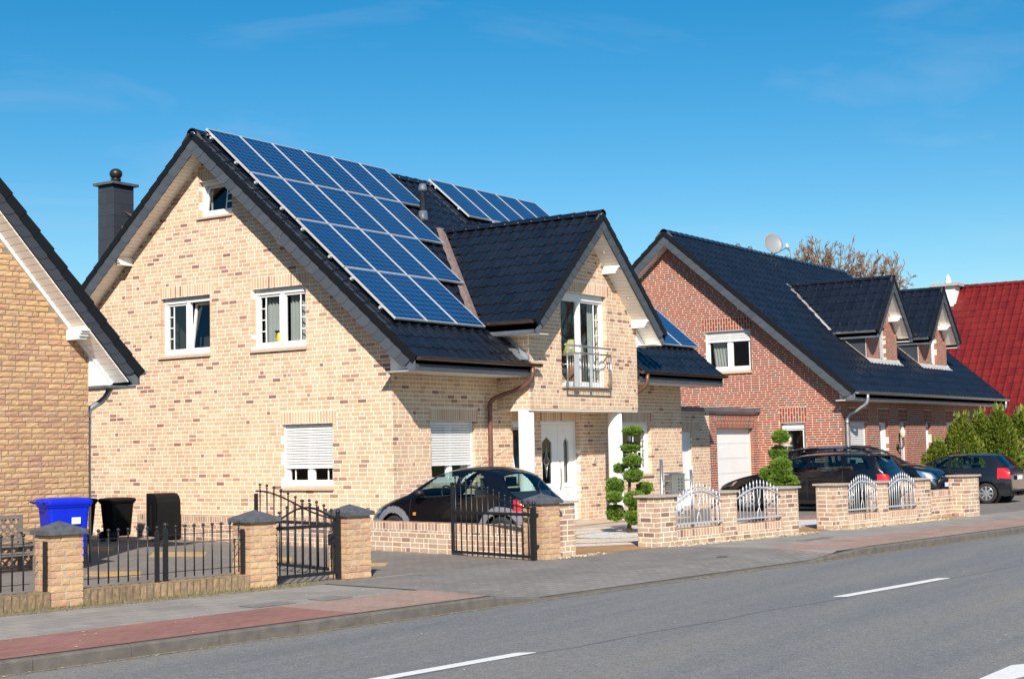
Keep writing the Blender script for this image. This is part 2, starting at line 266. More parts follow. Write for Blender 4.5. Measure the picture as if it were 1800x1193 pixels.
# ------------------------------------------------------------------ mesh helpers
Z = V((0, 0, 1))
class Fr:                                    # a wall frame: u to the right seen from outside, v up, w outwards
    def __init__(s, O, U):
        s.O = V(O); s.U = V(U).normalized(); s.N = s.U.cross(Z)
    def p(s, u, v, w=0): return s.O + s.U*u + Z*v + s.N*w
    def mat(s, u, v, w): return M.Translation(s.p(u, v, w)) @ M((s.U, Z, s.N)).transposed().to_4x4()
class MB:
    def __init__(s): s.v = []; s.f = []; s.sm = []
    def pts(s, ps, faces, smooth=False):
        b = len(s.v); s.v += [tuple(p) for p in ps]; s.f += [tuple(b+i for i in f) for f in faces]; s.sm += [smooth]*len(faces); return s
    BF = [(0, 3, 2, 1), (4, 5, 6, 7), (0, 1, 5, 4), (1, 2, 6, 5), (2, 3, 7, 6), (3, 0, 4, 7)]
    def box(s, x0, x1, y0, y1, z0, z1): return s.pts([(x0, y0, z0), (x1, y0, z0), (x1, y1, z0), (x0, y1, z0), (x0, y0, z1), (x1, y0, z1), (x1, y1, z1), (x0, y1, z1)], s.BF)
    def fb(s, fr, u0, u1, v0, v1, w0, w1):
        return s.pts([fr.p(u0, v0, w0), fr.p(u1, v0, w0), fr.p(u1, v1, w0), fr.p(u0, v1, w0), fr.p(u0, v0, w1), fr.p(u1, v0, w1), fr.p(u1, v1, w1), fr.p(u0, v1, w1)], s.BF)
    def prism(s, poly, d):                   # polygon (3d points) swept by vector d
        n = len(poly); P = [V(p) for p in poly]; D = V(d)
        nn = sum(((P[i]-P[0]).cross(P[i+1]-P[0]) for i in range(1, n-1)), V())
        if nn.dot(D) > 0: P.reverse()
        return s.pts(P + [p+D for p in P], [tuple(range(n)), tuple(range(2*n-1, n-1, -1))] + [((i+1) % n, i, n+i, n+(i+1) % n) for i in range(n)])
    def bar(s, a, b, wd, ht, up=Z):          # rectangular bar between two points
        a = V(a); b = V(b); d = (b-a).normalized(); x = d.cross(V(up)); x = x.normalized() if x.length > 1e-4 else V((1, 0, 0)); y = x.cross(d)
        q = [x*(-wd/2)+y*(-ht/2), x*(wd/2)+y*(-ht/2), x*(wd/2)+y*(ht/2), x*(-wd/2)+y*(ht/2)]
        return s.pts([a+k for k in q]+[b+k for k in q], [(0, 1, 2, 3), (7, 6, 5, 4), (0, 4, 5, 1), (1, 5, 6, 2), (2, 6, 7, 3), (3, 7, 4, 0)])
    def tube(s, path, r, n=8, cap=True, smooth=True):
        P = [V(p) for p in path]; rs = r if isinstance(r, (list, tuple)) else [r]*len(P); ring = []; px = None
        for i, p in enumerate(P):
            d = ((P[min(i+1, len(P)-1)]-P[max(i-1, 0)])).normalized()
            x = d.orthogonal().normalized() if px is None else (px-d*px.dot(d)).normalized(); px = x; y = d.cross(x)
            ring.append([p+(x*math.cos(2*math.pi*k/n)+y*math.sin(2*math.pi*k/n))*rs[i] for k in range(n)])
        vs = [q for rg in ring for q in rg]; fs = [(i*n+k, i*n+(k+1) % n, (i+1)*n+(k+1) % n, (i+1)*n+k) for i in range(len(P)-1) for k in range(n)]
        if cap: fs += [tuple(range(n-1, -1, -1)), tuple((len(P)-1)*n+k for k in range(n))]
        return s.pts(vs, fs, smooth)
    def lathe(s, c, prof, n=12, axis=Z, smooth=True):   # prof: list of (radius, height)
        c = V(c); a = V(axis).normalized(); x = a.orthogonal().normalized(); y = a.cross(x)
        vs = [c+a*h+(x*math.cos(2*math.pi*k/n)+y*math.sin(2*math.pi*k/n))*r for r, h in prof for k in range(n)]
        fs = [(i*n+k, i*n+(k+1) % n, (i+1)*n+(k+1) % n, (i+1)*n+k) for i in range(len(prof)-1) for k in range(n)]
        fs += [tuple(range(n-1, -1, -1)), tuple((len(prof)-1)*n+k for k in range(n))]
        return s.pts(vs, fs, smooth)
    def ball(s, c, r, n=8, sq=(1, 1, 1)):
        m = n//2; c = V(c)
        prof = [(math.sin(math.pi*i/m), -math.cos(math.pi*i/m)) for i in range(m+1)]
        vs = [c+V((a*math.cos(2*math.pi*k/n)*r*sq[0], a*math.sin(2*math.pi*k/n)*r*sq[1], h*r*sq[2])) for a, h in prof for k in range(n)]
        return s.pts(vs, [(i*n+k, i*n+(k+1) % n, (i+1)*n+(k+1) % n, (i+1)*n+k) for i in range(m) for k in range(n)], True)
    def mesh(s, name, m):
        me = bpy.data.meshes.new(name); me.from_pydata(s.v, [], s.f)
        if any(s.sm): me.polygons.foreach_set('use_smooth', s.sm)
        me.materials.append(MATS[m] if isinstance(m, str) else m); me.update(); return me
    def obj(s, name, m, parent=None, kind=None):
        o = bpy.data.objects.new(name, s.mesh(name, m)); COL.objects.link(o)
        if parent: adopt(o, parent)
        if kind: o['kind'] = kind
        return o
def adopt(o, p):
    o.parent = p
    b = p
    Mx = M.LocRotScale(b.location, b.rotation_euler, b.scale)
    if b.parent is not None:
        Mx = M.LocRotScale(b.parent.location, b.parent.rotation_euler, b.parent.scale) @ b.matrix_parent_inverse @ Mx
    o.matrix_parent_inverse = Mx.inverted()
def place(me, name, mx, parent=None):
    o = bpy.data.objects.new(name, me); COL.objects.link(o); o.matrix_basis = mx
    if parent: adopt(o, parent)
    return o
def thing(name, label, cat, loc=(0, 0, 0), rotz=0, group=None):
    o = bpy.data.objects.new(name, None); COL.objects.link(o); o.location = loc; o.rotation_euler = (0, 0, rotz); o.empty_display_size = .2
    return tag(o, label, cat, group)
def tag(o, label, cat, group=None):
    o['label'] = label; o['category'] = cat
    if group: o['group'] = group
    return o
def struct(o): o['kind'] = 'structure'; return o
def bez(p0, p1, p2, p3, n=8):
    p0, p1, p2, p3 = map(V, (p0, p1, p2, p3))
    return [p0*(1-t)**3+p1*3*t*(1-t)**2+p2*3*t*t*(1-t)+p3*t**3 for t in [i/n for i in range(n+1)]]
def inframe(p, mgn=60):
    q = proj(p); return q is not None and -mgn < q[0] < 1800+mgn and -mgn < q[1] < 1193+mgn
# ------------------------------------------------------------------ bricks
def rough_unit(jit, rr, nx=4, ny=3):        # unit brick, front face z=1, five faces, uneven edge and face
    vs = []; fs = []
    for j in range(ny):
        for i in range(nx):
            e = (i in (0, nx-1)) or (j in (0, ny-1))
            vs.append((i/(nx-1)+rr.uniform(-1, 1)*jit*.35, j/(ny-1)+rr.uniform(-1, 1)*jit, 1-(.03 if e else 0)*(jit > .02)+rr.uniform(-.05, .02)*(jit > .02)))
    for j in range(ny-1):
        for i in range(nx-1): fs.append((j*nx+i, j*nx+i+1, (j+1)*nx+i+1, (j+1)*nx+i))
    loop = [i for i in range(nx)] + [j*nx+nx-1 for j in range(1, ny)] + [(ny-1)*nx+i for i in range(nx-2, -1, -1)] + [j*nx for j in range(ny-2, 0, -1)]
    b = len(vs); vs += [(vs[k][0], vs[k][1], 0) for k in loop]
    for k in range(len(loop)):
        k2 = (k+1) % len(loop); fs.append((loop[k], b+k, b+k2, loop[k2]))
    return vs, fs
class Bricks:
    def __init__(s, parent, mats, proud=.003, rough=False, joint=.016, depth=.1):
        s.par = parent; s.mats = mats; s.proud = proud; s.rough = rough; s.j = joint; s.depth = depth; s.items = []
        rr = random.Random(3)
        s.units = [rough_unit(.035, rr) for _ in range(6)] if rough else [rough_unit(0.0, rr, 2, 2)]
    def add(s, fr, u0, u1, v0, v1, w=0, key=None): s.items.append((fr, u0, u1, v0, v1, w, key))
    def course(s, fr, u0, u1, v0, v1, pl, ph, blocks=(), ok=None, hdr=.2, w=0, seed=0):
        """lay running courses over a rectangle, trimmed round the blocked rectangles"""
        rr = random.Random(seed*131+int(abs(u0)*100)+17); row = 0; v = v0; j = s.j/2
        while v < v1-.02:
            vt = min(v+ph, v1); u = u0 - pl*(rr.choice([.25, .5, .75, 1.0])); cuts = []
            while u < u1:
                ln = pl*.5 if rr.random() < hdr else pl
                cuts.append((max(u, u0), min(u+ln, u1))); u += ln
            for a, b in cuts:
                segs = [(a, b, v, vt)]
                for (bu0, bu1, bv0, bv1) in blocks:
                    ns = []
                    for (c, d, e, f) in segs:
                        if d <= bu0 or c >= bu1 or f <= bv0 or e >= bv1: ns.append((c, d, e, f)); continue
                        if c < bu0: ns.append((c, bu0, e, f))
                        if d > bu1: ns.append((bu1, d, e, f))
                        cc, dd = max(c, bu0), min(d, bu1)
                        if e < bv0: ns.append((cc, dd, e, bv0))
                        if f > bv1: ns.append((cc, dd, bv1, f))
                    segs = ns
                for (c, d, e, f) in segs:
                    if d-c < .035 or f-e < .022: continue
                    if ok and not (ok(c, f) and ok(d, f)): continue
                    J0 = 0 if any(abs(c-b_[1]) < 1e-6 for b_ in blocks) or abs(c-u0) < 1e-6 else j
                    J1 = 0 if any(abs(d-b_[0]) < 1e-6 for b_ in blocks) or abs(d-u1) < 1e-6 else j
                    s.add(fr, c+J0, d-J1, e+j, f-j, w)
            v += ph; row += 1
    def soldier(s, fr, u0, u1, v0, v1, sw=.075, w=0, split=False):
        n = max(1, round((u1-u0)/sw)); k = (u1-u0)/n; j = s.j/2
        for i in range(n):
            if split:
                c = v0+(v1-v0)*(.36 if i % 2 else .66)
                s.add(fr, u0+i*k+j, u0+(i+1)*k-j, v0+j*.3, c-j, w); s.add(fr, u0+i*k+j, u0+(i+1)*k-j, c+j, v1-j, w)
            else: s.add(fr, u0+i*k+j, u0+(i+1)*k-j, v0+j*.3, v1-j, w)
    def finish(s, limit=300, name='brick'):
        sc = []
        for i, (fr, u0, u1, v0, v1, w, key) in enumerate(s.items):
            P = fr.p((u0+u1)/2, (v0+v1)/2, w); d = P-CAM
            if inframe(P, 0): sc.append((-(u1-u0)*(v1-v0)*max(.01, -d.normalized().dot(fr.N))/d.length_squared, i))
        sc.sort(); ind = set(i for _, i in sc[:limit]); uni = []
        for k, (vs, fs) in enumerate(s.units):
            mb = MB(); mb.pts(vs, fs); uni.append(mb.mesh(name, s.mats[1]))
        big = MB(); rr = random.Random(5)
        for i, (fr, u0, u1, v0, v1, w, key) in enumerate(s.items):
            pr = max(.0012, s.proud + rr.uniform(-.0015, .002) + (rr.uniform(-.003, .004) if s.rough else 0))
            sx, sy, sz = u1-u0, v1-v0, s.depth+pr
            mx = fr.mat(u0, v0, w-s.depth) @ M.Diagonal((sx, sy, sz, 1))
            k = rr.randrange(len(s.units))
            if i in ind: place(uni[k], name, mx, s.par)
            else:
                vs, fs = s.units[k]; big.pts([mx @ V(q) for q in vs], fs)
        if big.v: big.obj(name+'work', s.mats[0], s.par, 'stuff')
def wall_body(fr, u0, u1, v0, v1, opens, t=.3, clips=(), m='mortar_cream', parent=None, name='wall', grow=.008):
    """solid wall with rectangular openings; clips are half planes a*u+b*v<=c"""
    us = sorted(set([u0, u1]+[x for o in opens for x in (o[0]-grow, o[1]+grow) if u0 < x < u1]))
    vs = sorted(set([v0, v1]+[x for o in opens for x in (o[2]-grow, o[3]+grow) if v0 < x < v1]))
    mb = MB()
    for i in range(len(us)-1):
        for k in range(len(vs)-1):
            cu_, cv = (us[i]+us[i+1])/2, (vs[k]+vs[k+1])/2
            if any(o[0]-grow < cu_ < o[1]+grow and o[2]-grow < cv < o[3]+grow for o in opens): continue
            poly = [(us[i], vs[k]), (us[i+1], vs[k]), (us[i+1], vs[k+1]), (us[i], vs[k+1])]
            for (a, b, c) in clips:
                np_ = []
                for q in range(len(poly)):
                    p1, p2 = poly[q], poly[(q+1) % len(poly)]; d1 = a*p1[0]+b*p1[1]-c; d2 = a*p2[0]+b*p2[1]-c
                    if d1 <= 0: np_.append(p1)
                    if d1*d2 < 0: tt = d1/(d1-d2); np_.append((p1[0]+(p2[0]-p1[0])*tt, p1[1]+(p2[1]-p1[1])*tt))
                poly = np_
                if len(poly) < 3: break
            if len(poly) >= 3: mb.prism([fr.p(u, v) for u, v in poly], fr.N*-t)
    return mb.obj(name, m, parent)
# ------------------------------------------------------------------ building components
def sash(mb, fr, u0, u1, v0, v1, w0, w1, b):
    mb.fb(fr, u0, u0+b, v0, v1, w0, w1); mb.fb(fr, u1-b, u1, v0, v1, w0, w1)
    mb.fb(fr, u0+b, u1-b, v0, v0+b, w0, w1-.002); mb.fb(fr, u0+b, u1-b, v1-b, v1, w0, w1-.002)
def curtain_sheet(fr, u0, u1, v0, v1, w, amp=.025, wave=.09, parent=None, lean=0):
    mb = MB(); n = max(6, int((u1-u0)/.018)); ps = []
    for i in range(n+1):
        u = u0+(u1-u0)*i/n; a = amp*math.sin(2*math.pi*u/wave)
        ps += [fr.p(u+lean, v0, w+a*1.2), fr.p(u, v1, w+a)]
    mb.pts(ps, [(2*i, 2*i+2, 2*i+3, 2*i+1) for i in range(n)], True); return mb.obj('curtain', 'curtain', parent)
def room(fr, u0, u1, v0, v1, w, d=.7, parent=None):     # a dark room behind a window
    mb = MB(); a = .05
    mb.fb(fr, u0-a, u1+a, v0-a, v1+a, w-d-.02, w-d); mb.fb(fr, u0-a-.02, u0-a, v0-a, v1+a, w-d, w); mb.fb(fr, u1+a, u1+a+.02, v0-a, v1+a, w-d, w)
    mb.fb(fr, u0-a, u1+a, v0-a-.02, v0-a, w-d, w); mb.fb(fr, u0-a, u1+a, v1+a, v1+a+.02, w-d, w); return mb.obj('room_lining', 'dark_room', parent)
def window(house, fr, u0, u1, z0, z1, leaves=2, set=.11, shutter=0, barL=False, barR=False, barrows=4, sill=.09, curt=(), tilt=None, box=.06, fb=.07, split=.5, sillmat='sill', sillout=.05, label=None):
    """u0..u1, z0..z1 is the opening; shutter = height of the lowered part of the roller shutter"""
    zb = z0+sill; mb = MB(); w0, w1 = -set-.07, -set
    e = .003
    sash(mb, fr, u0+e, u1-e, zb, z1-e, w0, w1, fb)
    um = u0+(u1-u0)*split
    if leaves == 2: mb.fb(fr, um-.045, um+.045, zb+fb, z1-fb, w0, w1+.012)
    if box: mb.fb(fr, u0+e, u1-e, z1-box-fb, z1-fb+.001, w0, w1+.02)
    W = mb.obj('window', 'white_plastic', house)
    if label: W['label'] = label
    zt = z1-fb-(box if box else 0)
    cells = [(u0+fb, um-.045), (um+.045, u1-fb)] if leaves == 2 else [(u0+fb, u1-fb)]
    for i, (a, b) in enumerate(cells):
        q = MB(); sash(q, fr, a, b, zb+fb, zt, w0+.01, w1-.008, .045)
        if (barL and i == 0) or (barR and i == len(cells)-1):
            c = a+.045+(b-a-.09)*(.27 if (barL and i == 0) else .73); g0, g1 = w0+.028, w1-.022
            q.fb(fr, c-.011, c+.011, zb+fb+.045, zt-.045, g0, g1)
            x0, x1 = (a+.045, c-.011) if (barL and i == 0) else (c+.011, b-.045)
            for k in range(1, barrows):
                zz = zb+fb+.045+(zt-zb-fb-.09)*k/barrows; q.fb(fr, x0, x1, zz-.011, zz+.011, g0, g1)
        so_ = q.obj('sash', 'white_plastic', W)
        g = MB().pts([fr.p(a+.04, zb+fb+.04, w0+.038), fr.p(b-.04, zb+fb+.04, w0+.038), fr.p(b-.04, zt-.04, w0+.038), fr.p(a+.04, zt-.04, w0+.038)], [(0, 1, 2, 3)]).obj('pane', 'glass', W)
        if tilt is not None and i == tilt:      # tilted open: leans in at the top
            piv = fr.p(0, zb+fb, w0+.03); Mx = M.Translation(piv) @ M.Rotation(R(-8), 4, fr.U) @ M.Translation(-piv)
            for o in (so_, g): o.data.transform(Mx)
    if sill:
        s = MB(); s.prism([fr.p(u0-.0+e, z0, -set), fr.p(u0+e, zb-.002, -set), fr.p(u0+e, z0+.045, sillout), fr.p(u0+e, z0, sillout)], fr.U*(u1-u0-2*e))
        s.fb(fr, u0-.045, u0+e, z0+.002, z0+.043, .008, sillout+.002); s.fb(fr, u1-e, u1+.02, z0+.002, z0+.043, .008, sillout+.002)
        s.obj('sill', sillmat, W)
    if shutter:
        n = int(shutter/.052); ww = w1+.03
        me = MB().pts([(0, 0, 0), (1, 0, 0), (1, .043, 0), (0, .043, 0), (0, .004, .012), (1, .004, .012), (1, .036, .014), (0, .036, .014)], MB.BF).mesh('slat', 'shutter')
        for k in range(n):
            z = z1-fb*.3-(k+1)*.052
            place(me, 'slat', fr.mat(u0+.035, z, ww-.014) @ M.Diagonal((u1-u0-.07, 1, 1, 1)), W)
        MB().fb(fr, u0+.03, u1-.03, z1-fb*.3-n*.052-.035, z1-fb*.3-n*.052-.002, ww-.022, ww+.004).obj('shutter_bottom_bar', 'white_plastic', W)
        MB().fb(fr, u0+e, u0+.034, zb, z1, ww-.03, ww+.008).fb(fr, u1-.034, u1-e, zb, z1, ww-.03, ww+.008).obj('guide_rail', 'white_plastic', W)
    for (a, b, kind) in curt: curtain_sheet(fr, u0+(u1-u0)*a, u0+(u1-u0)*b, zb+.02, z1-.05, w0-.10, parent=W, lean=(.12 if kind == 'tied' else 0))
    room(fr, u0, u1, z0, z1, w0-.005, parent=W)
    # steel angle under the soldier course
    MB().fb(fr, u0-.01, u1+.01, z1+.001, z1+.010, -.10, .004).obj('lintel_plate', 'white_plastic', W)
    return W
def tile_mesh(wd, ln, mt, roll=.034, name='roof_tile', kk=1.0):
    # x across, y up the slope, z off the roof; lower end at y=0
    pr = [(0, .010), (.06, .004), (.30, .0), (.52, .002), (.62, .012), (.70, roll*.8), (.80, roll), (.90, roll*.85), (.97, .022), (1.0, .010)]
    vs = []; fs = []
    for (yy, lift, sc_) in ((0, .014*kk, 1.12), (.10*ln, .013*kk, 1.0), (ln*1.04, .0, .92)):
        vs += [(x*wd, yy, lift+z*sc_) for x, z in pr]
    n = len(pr)
    for r in range(2):
        for i in range(n-1): fs.append((r*n+i, r*n+i+1, (r+1)*n+i+1, (r+1)*n+i))
    sm = [True]*len(fs); b = len(vs)
    vs += [(x*wd, 0.0, .014*kk+z*1.12) for x, z in pr] + [(x*wd, .004, z*.3-.004) for x, z in pr]
    for i in range(n-1): fs.append((b+n+i, b+n+i+1, b+i+1, b+i)); sm.append(False)
    for sd in (0, n-1): fs.append((sd, n+sd, 2*n+sd, b+n+sd)); sm.append(False)
    b = len(vs); x_, h_ = .80*wd, roll*1.1+.014*kk
    vs += [(x_-.022, .012, h_-.012), (x_+.022, .012, h_-.012), (x_+.018, .055, h_-.010), (x_-.018, .055, h_-.010), (x_, .028, h_+.020)]; fs += [(b, b+1, b+4), (b+1, b+2, b+4), (b+2, b+3, b+4), (b+3, b, b+4)]; sm += [True]*4
    return vs, fs, sm
def tiled_roof(parent, O, U, S, Nn, cols, rows, wd, ln, mats, keep=None, limit=300, name='roof_tile', roll=.034):
    """O lower left corner, U along the eave, S up the slope"""
    vs, fs, sm = tile_mesh(wd, ln, mats[0], roll); U, S, Nn = V(U).normalized(), V(S).normalized(), V(Nn).normalized(); items = []
    for r in range(rows):
        for c in range(cols):
            P = V(O)+U*(c*wd)+S*(r*ln); ce = P+U*(wd/2)+S*(ln/2)
            if keep and not keep(ce): continue
            items.append((P, ce))
    sc = sorted(((ce-CAM).length, i) for i, (P, ce) in enumerate(items) if inframe(ce, 0)); ind = set(i for _, i in sc[:limit])
    m1 = MB(); m1.v = vs; m1.f = fs; m1.sm = sm; me = m1.mesh(name, mats[1]); big = MB(); B = M((U, S, Nn)).transposed().to_4x4()
    for i, (P, ce) in enumerate(items):
        jz = rnd.uniform(-.002, .002); mx = M.Translation(P+Nn*jz) @ B @ M.Rotation(rnd.uniform(-.006, .006), 4, 'X')
        if i in ind: place(me, name, mx, parent)
        else:
            b = len(big.v); big.v += [tuple(mx @ V(q)) for q in vs]; big.f += [tuple(b+k for k in f) for f in fs]; big.sm += sm
    if big.v: big.obj(name+'_field', mats[0], parent, 'stuff')
SL_UNIT = None
def slate_pieces(parent, P0, P1, Nn, ht=.27, ln=.24, mt=None, up=Z):
    """overlapping rounded slates nailed on a verge board, from P0 (low) to P1 (high)"""
    global SL_UNIT
    P0, P1, Nn = V(P0), V(P1), V(Nn).normalized(); d = (P1-P0); n = max(1, round(d.length/ln)); k = d.length/n; d.normalize()
    t = Nn.cross(d)
    if t.z > 0: t = -t                       # t: down, square to the slope
    if SL_UNIT is None:
        out2 = [(-.05, 0), (1.7, 0), (1.7, 1), (.50, 1), (.30, .96), (.14, .84), (.03, .66), (-.03, .44), (-.05, .22)]
        mb = MB(); m_ = len(out2)
        mb.pts([(x, y, 0) for x, y in out2]+[(x, y, 1) for x, y in out2], [tuple(range(m_)), tuple(range(2*m_-1, m_-1, -1))]+[((i+1) % m_, i, m_+i, m_+(i+1) % m_) for i in range(m_)])
        SL_UNIT = mb
    key_ = 'slate_unit_'+str(bool(mt)); me_ = bpy.data.meshes.get(key_) or SL_UNIT.mesh(key_, (mt or SLATE)[1])
    for i in range(n):
        B = M((d*k-Nn*.016, t*ht, Nn*.014)).transposed().to_4x4()
        place(me_, 'slate', M.Translation(P0+d*(k*i)+Nn*(.020+.001*(i % 2))) @ B, parent)
def planks(parent, P0, P1, A, wd, pitch=.1, th=.016, m='soffit_plank'):
    """soffit boards: rows of planks from P0 to P1, each board runs along A (length wd)"""
    P0, P1, A = V(P0), V(P1), V(A).normalized(); d = P1-P0; n = max(1, round(d.length/pitch)); k = d.length/n; d.normalize(); nn = A.cross(d)
    me = MB().pts([(0, 0, 0), (1, 0, 0), (1, 1, 0), (0, 1, 0), (0, .05, 1), (1, .05, 1), (1, .95, 1), (0, .95, 1)], MB.BF).mesh('soffit_plank', m)
    sgn = 1 if nn.z < 0 else -1              # the chamfered face looks down
    for i in range(n):
        B = M((A*wd, d*(k-.004), nn*(th*sgn))).transposed().to_4x4(); place(me, 'soffit_plank', M.Translation(P0+d*(i*k)) @ B, parent)
def verge_tiles(parent, P0, P1, Nn, ln=.335, ht=.13, mats=None):
    P0, P1, Nn = V(P0), V(P1), V(Nn).normalized(); d = P1-P0; n = round(d.length/ln); k = d.length/n; d.normalize(); upn = Nn.cross(d)
    if upn.z < 0: upn = -upn
    me = MB().pts([(0, -.9, 0), (1.03, -1.0, 0), (1.03, 0, 0), (0, .16, 0), (0, -.9, 1), (1.03, -1.0, 1), (1.03, 0, 1), (0, .16, 1)], MB.BF).mesh('verge_tile', 'verge_black')
    for i in range(n):
        B = M((d*k, upn*ht, Nn*.052)).transposed().to_4x4(); place(me, 'verge_tile', M.Translation(P0+d*(k*i)+upn*.045) @ B, parent)
def ridge_caps(parent, P0, P1, r=.12, ln=.36, mats=None, drop=.55):
    """overlapping half round ridge tiles"""
    P0, P1 = V(P0), V(P1); d = P1-P0; n = round(d.length/ln); k = d.length/n; d.normalize(); s = d.cross(Z).normalized(); mb = MB(); q = 8; vs = []
    for (y, rr) in ((-.06, 1.12), (.10, 1.06), (1.0, .94)):
        for i in range(q+1):
            a = math.pi*(-.06+1.12*i/q); vs.append((math.cos(a)*rr, y, math.sin(a)*rr*.8))
    mb.pts(vs, [(j*(q+1)+i+1, j*(q+1)+i, (j+1)*(q+1)+i, (j+1)*(q+1)+i+1) for j in range(2) for i in range(q)], True)
    b = len(mb.v); mb.pts([v for v in vs[:q+1]]+[(v[0]*.86, v[1], v[2]*.86-.02) for v in vs[:q+1]], [(i, i+1, q+1+i+1, q+1+i) for i in range(q)])
    me = mb.mesh('ridge_tile', (mats or TILE)[1])
    for i in range(n): place(me, 'ridge_tile', M.Translation(P0+d*(k*i)) @ M((s*r, d*k, Z*r)).transposed().to_4x4(), parent)
def gutter(parent, P0, P1, out, r=.065, m='gutter_copper', brackets=True, capends=True):
    """half round gutter hung outside a fascia; out = horizontal direction away from the wall"""
    P0, P1, out_ = V(P0), V(P1), V(out).normalized(); mb = MB(); n = 8; prof = []
    for i in range(n+1): a = math.pi*(1+i/n); prof.append((math.cos(a)*r, math.sin(a)*r))
    prof = [(-r, .0)] + prof + [(r+.012, .008), (r+.014, -.004)]
    prof2 = prof + [(x*.88, y*.88+.004) for x, y in reversed(prof[1:-2])]
    vs = [p+out_*x+Z*y for p in (P0, P1) for x, y in prof2]; m_ = len(prof2)
    mb.pts(vs, [(i, (i+1) % m_, m_+(i+1) % m_, m_+i) for i in range(m_)], True)
    if capends:
        for p in (P0, P1): mb.pts([p+out_*x+Z*y for x, y in prof[1:n+2]]+[p+out_*x+Z*y+(P1-P0).normalized()*.004 for x, y in prof[1:n+2]], [tuple(range(n+1)), tuple(range(2*n+1, n, -1))])
    g = mb.obj('gutter', m, parent)
    if brackets:
        d = (P1-P0); k = max(2, round(d.length/.7)); bm = MB()
        for i in range(k):
            c = P0+d*((i+.5)/k); dd = d.normalized()*.012
            for j in range(n): 
                a = math.pi*(1+j/n); b = math.pi*(1+(j+1)/n)
                q = [c+out_*math.cos(a)*(r+.004)+Z*math.sin(a)*(r+.004), c+out_*math.cos(b)*(r+.004)+Z*math.sin(b)*(r+.004)]
                bm.pts([q[0]-dd, q[0]+dd, q[1]+dd, q[1]-dd], [(0, 1, 2, 3)])
        bm.obj('gutter_bracket', m, g, 'stuff')
    return g
def downpipe(parent, path, r=.05, m='pipe_copper'):
    mb = MB().tube(path, r, 10)
    o = mb.obj('downpipe', m, parent)
    P = [V(p) for p in path]; c = MB()
    for i in range(1, len(P)-1):
        if (P[i+1]-P[i]).length > .6 and (P[i]-P[i-1]).length < .6: d = (P[i+1]-P[i]).normalized(); c.tube([P[i]-d*.05, P[i]+d*.03], r*1.14, 10)
    if c.v: c.obj('pipe_collar', m, o)
    return o
def purlin(parent, O, dirv, w=.14, h=.17, ln=.45, m='white_wood'):
    """a white purlin end with a stepped nose; O = centre of its top where it leaves the wall"""
    O, d = V(O), V(dirv).normalized(); s = d.cross(Z)
    prof = [(0, 0), (ln, 0), (ln, -.04), (ln-.03, -.04), (ln-.03, -.075), (ln-.06, -.085), (ln-.06, -.12), (ln-.09, -.13), (ln-.10, -h), (0, -h)]
    MB().prism([O+d*x+Z*y-s*(w/2) for x, y in prof], s*w).obj('purlin_end', m, parent)
def rod(parent, a, b, r=.012, m='gutter_copper', name='lightning_rod'): return MB().tube([a, b], r, 6).obj(name, m, parent)
PVFR = None
def solar_panel(label, O, U, S, Nn, w=.99, h=1.65):
    """O lower left corner of the panel's upper surface"""
    global PVFR
    O, U, S, Nn = V(O), V(U), V(S), V(Nn)
    if PVFR is None:
        f = MB(); b = .020; d = .042
        f.box(0, b, 0, h, -d, 0).box(w-b, w, 0, h, -d, 0).box(b, w-b, 0, b, -d, -.0005).box(b, w-b, h-b, h, -d, -.0005)
        g = MB().box(b-.004, w-b+.004, b-.004, h-b+.004, -.02, -.006)
        PVFR = (f.mesh('frame', 'alu'), g.mesh('cell_glass', 'solar_glass'))
    t = thing('solar_panel', label, 'solar panel', O, 0, 'solar panels on the cream brick house roof')
    Mx = M.Translation(O) @ M((U, S, Nn)).transposed().to_4x4()
    place(PVFR[0], 'frame', Mx, t); place(PVFR[1], 'cell_glass', Mx @ M.Translation((0, 0, 0)), t)
    return t
# ------------------------------------------------------------------ the cream brick house
T = .8677; TH = math.atan(T); W = 9.8; RY = 4.9; XL = -.42; XR_ = 12.55; YE = -.884; LEN = 11.9
PL, PH = .229, .0835
def zmain(y): return 8.467-abs(y-RY)*T           # top of the roof battens, main roof
def zbay(x): return 6.86-abs(x-5.92)*.905
H1 = thing('brick_house', 'cream brick house with solar panels on its black roof and a gabled bay', 'house', (6, 4.9, 0))
fG = Fr((0, 0, 0), (0, -1, 0)); fF = Fr((0, 0, 0), (1, 0, 0)); fB = Fr((0, -.827, 0), (1, 0, 0)); fBs = Fr((3.557, -.0, 0), (0, -1, 0)); fBr = Fr((8.148, -.827, 0), (0, 1, 0))
br = Bricks(H1, BEIGE)
gopen = [(-6.33, -4.86, 3.78, 5.087), (-3.64, -2.175, 3.78, 5.087), (-2.857, -1.51, .968, 2.292), (-5.16, -4.2, 6.69, 7.5)]
def sold(o, h=.25, e=.11): return (o[0]-e*.3, o[1]+e, o[3], o[3]+h)
gs = [sold(o) for o in gopen]
zl = lambda u: 8.467-.30-abs(-u-RY)*T
clG = [(-T, 1, 8.467-.18+RY*T), (T, 1, 8.467-.18-RY*T)]
wall_body(fG, -W, 0, -.15, 9, gopen, .3, clG, parent=H1)
br.course(fG, -W, 0, -.1, 8.4, PL, PH, gopen+gs, ok=lambda u, v: v < zl(u)+.12, seed=1)
for s in gs: br.soldier(fG, *s)
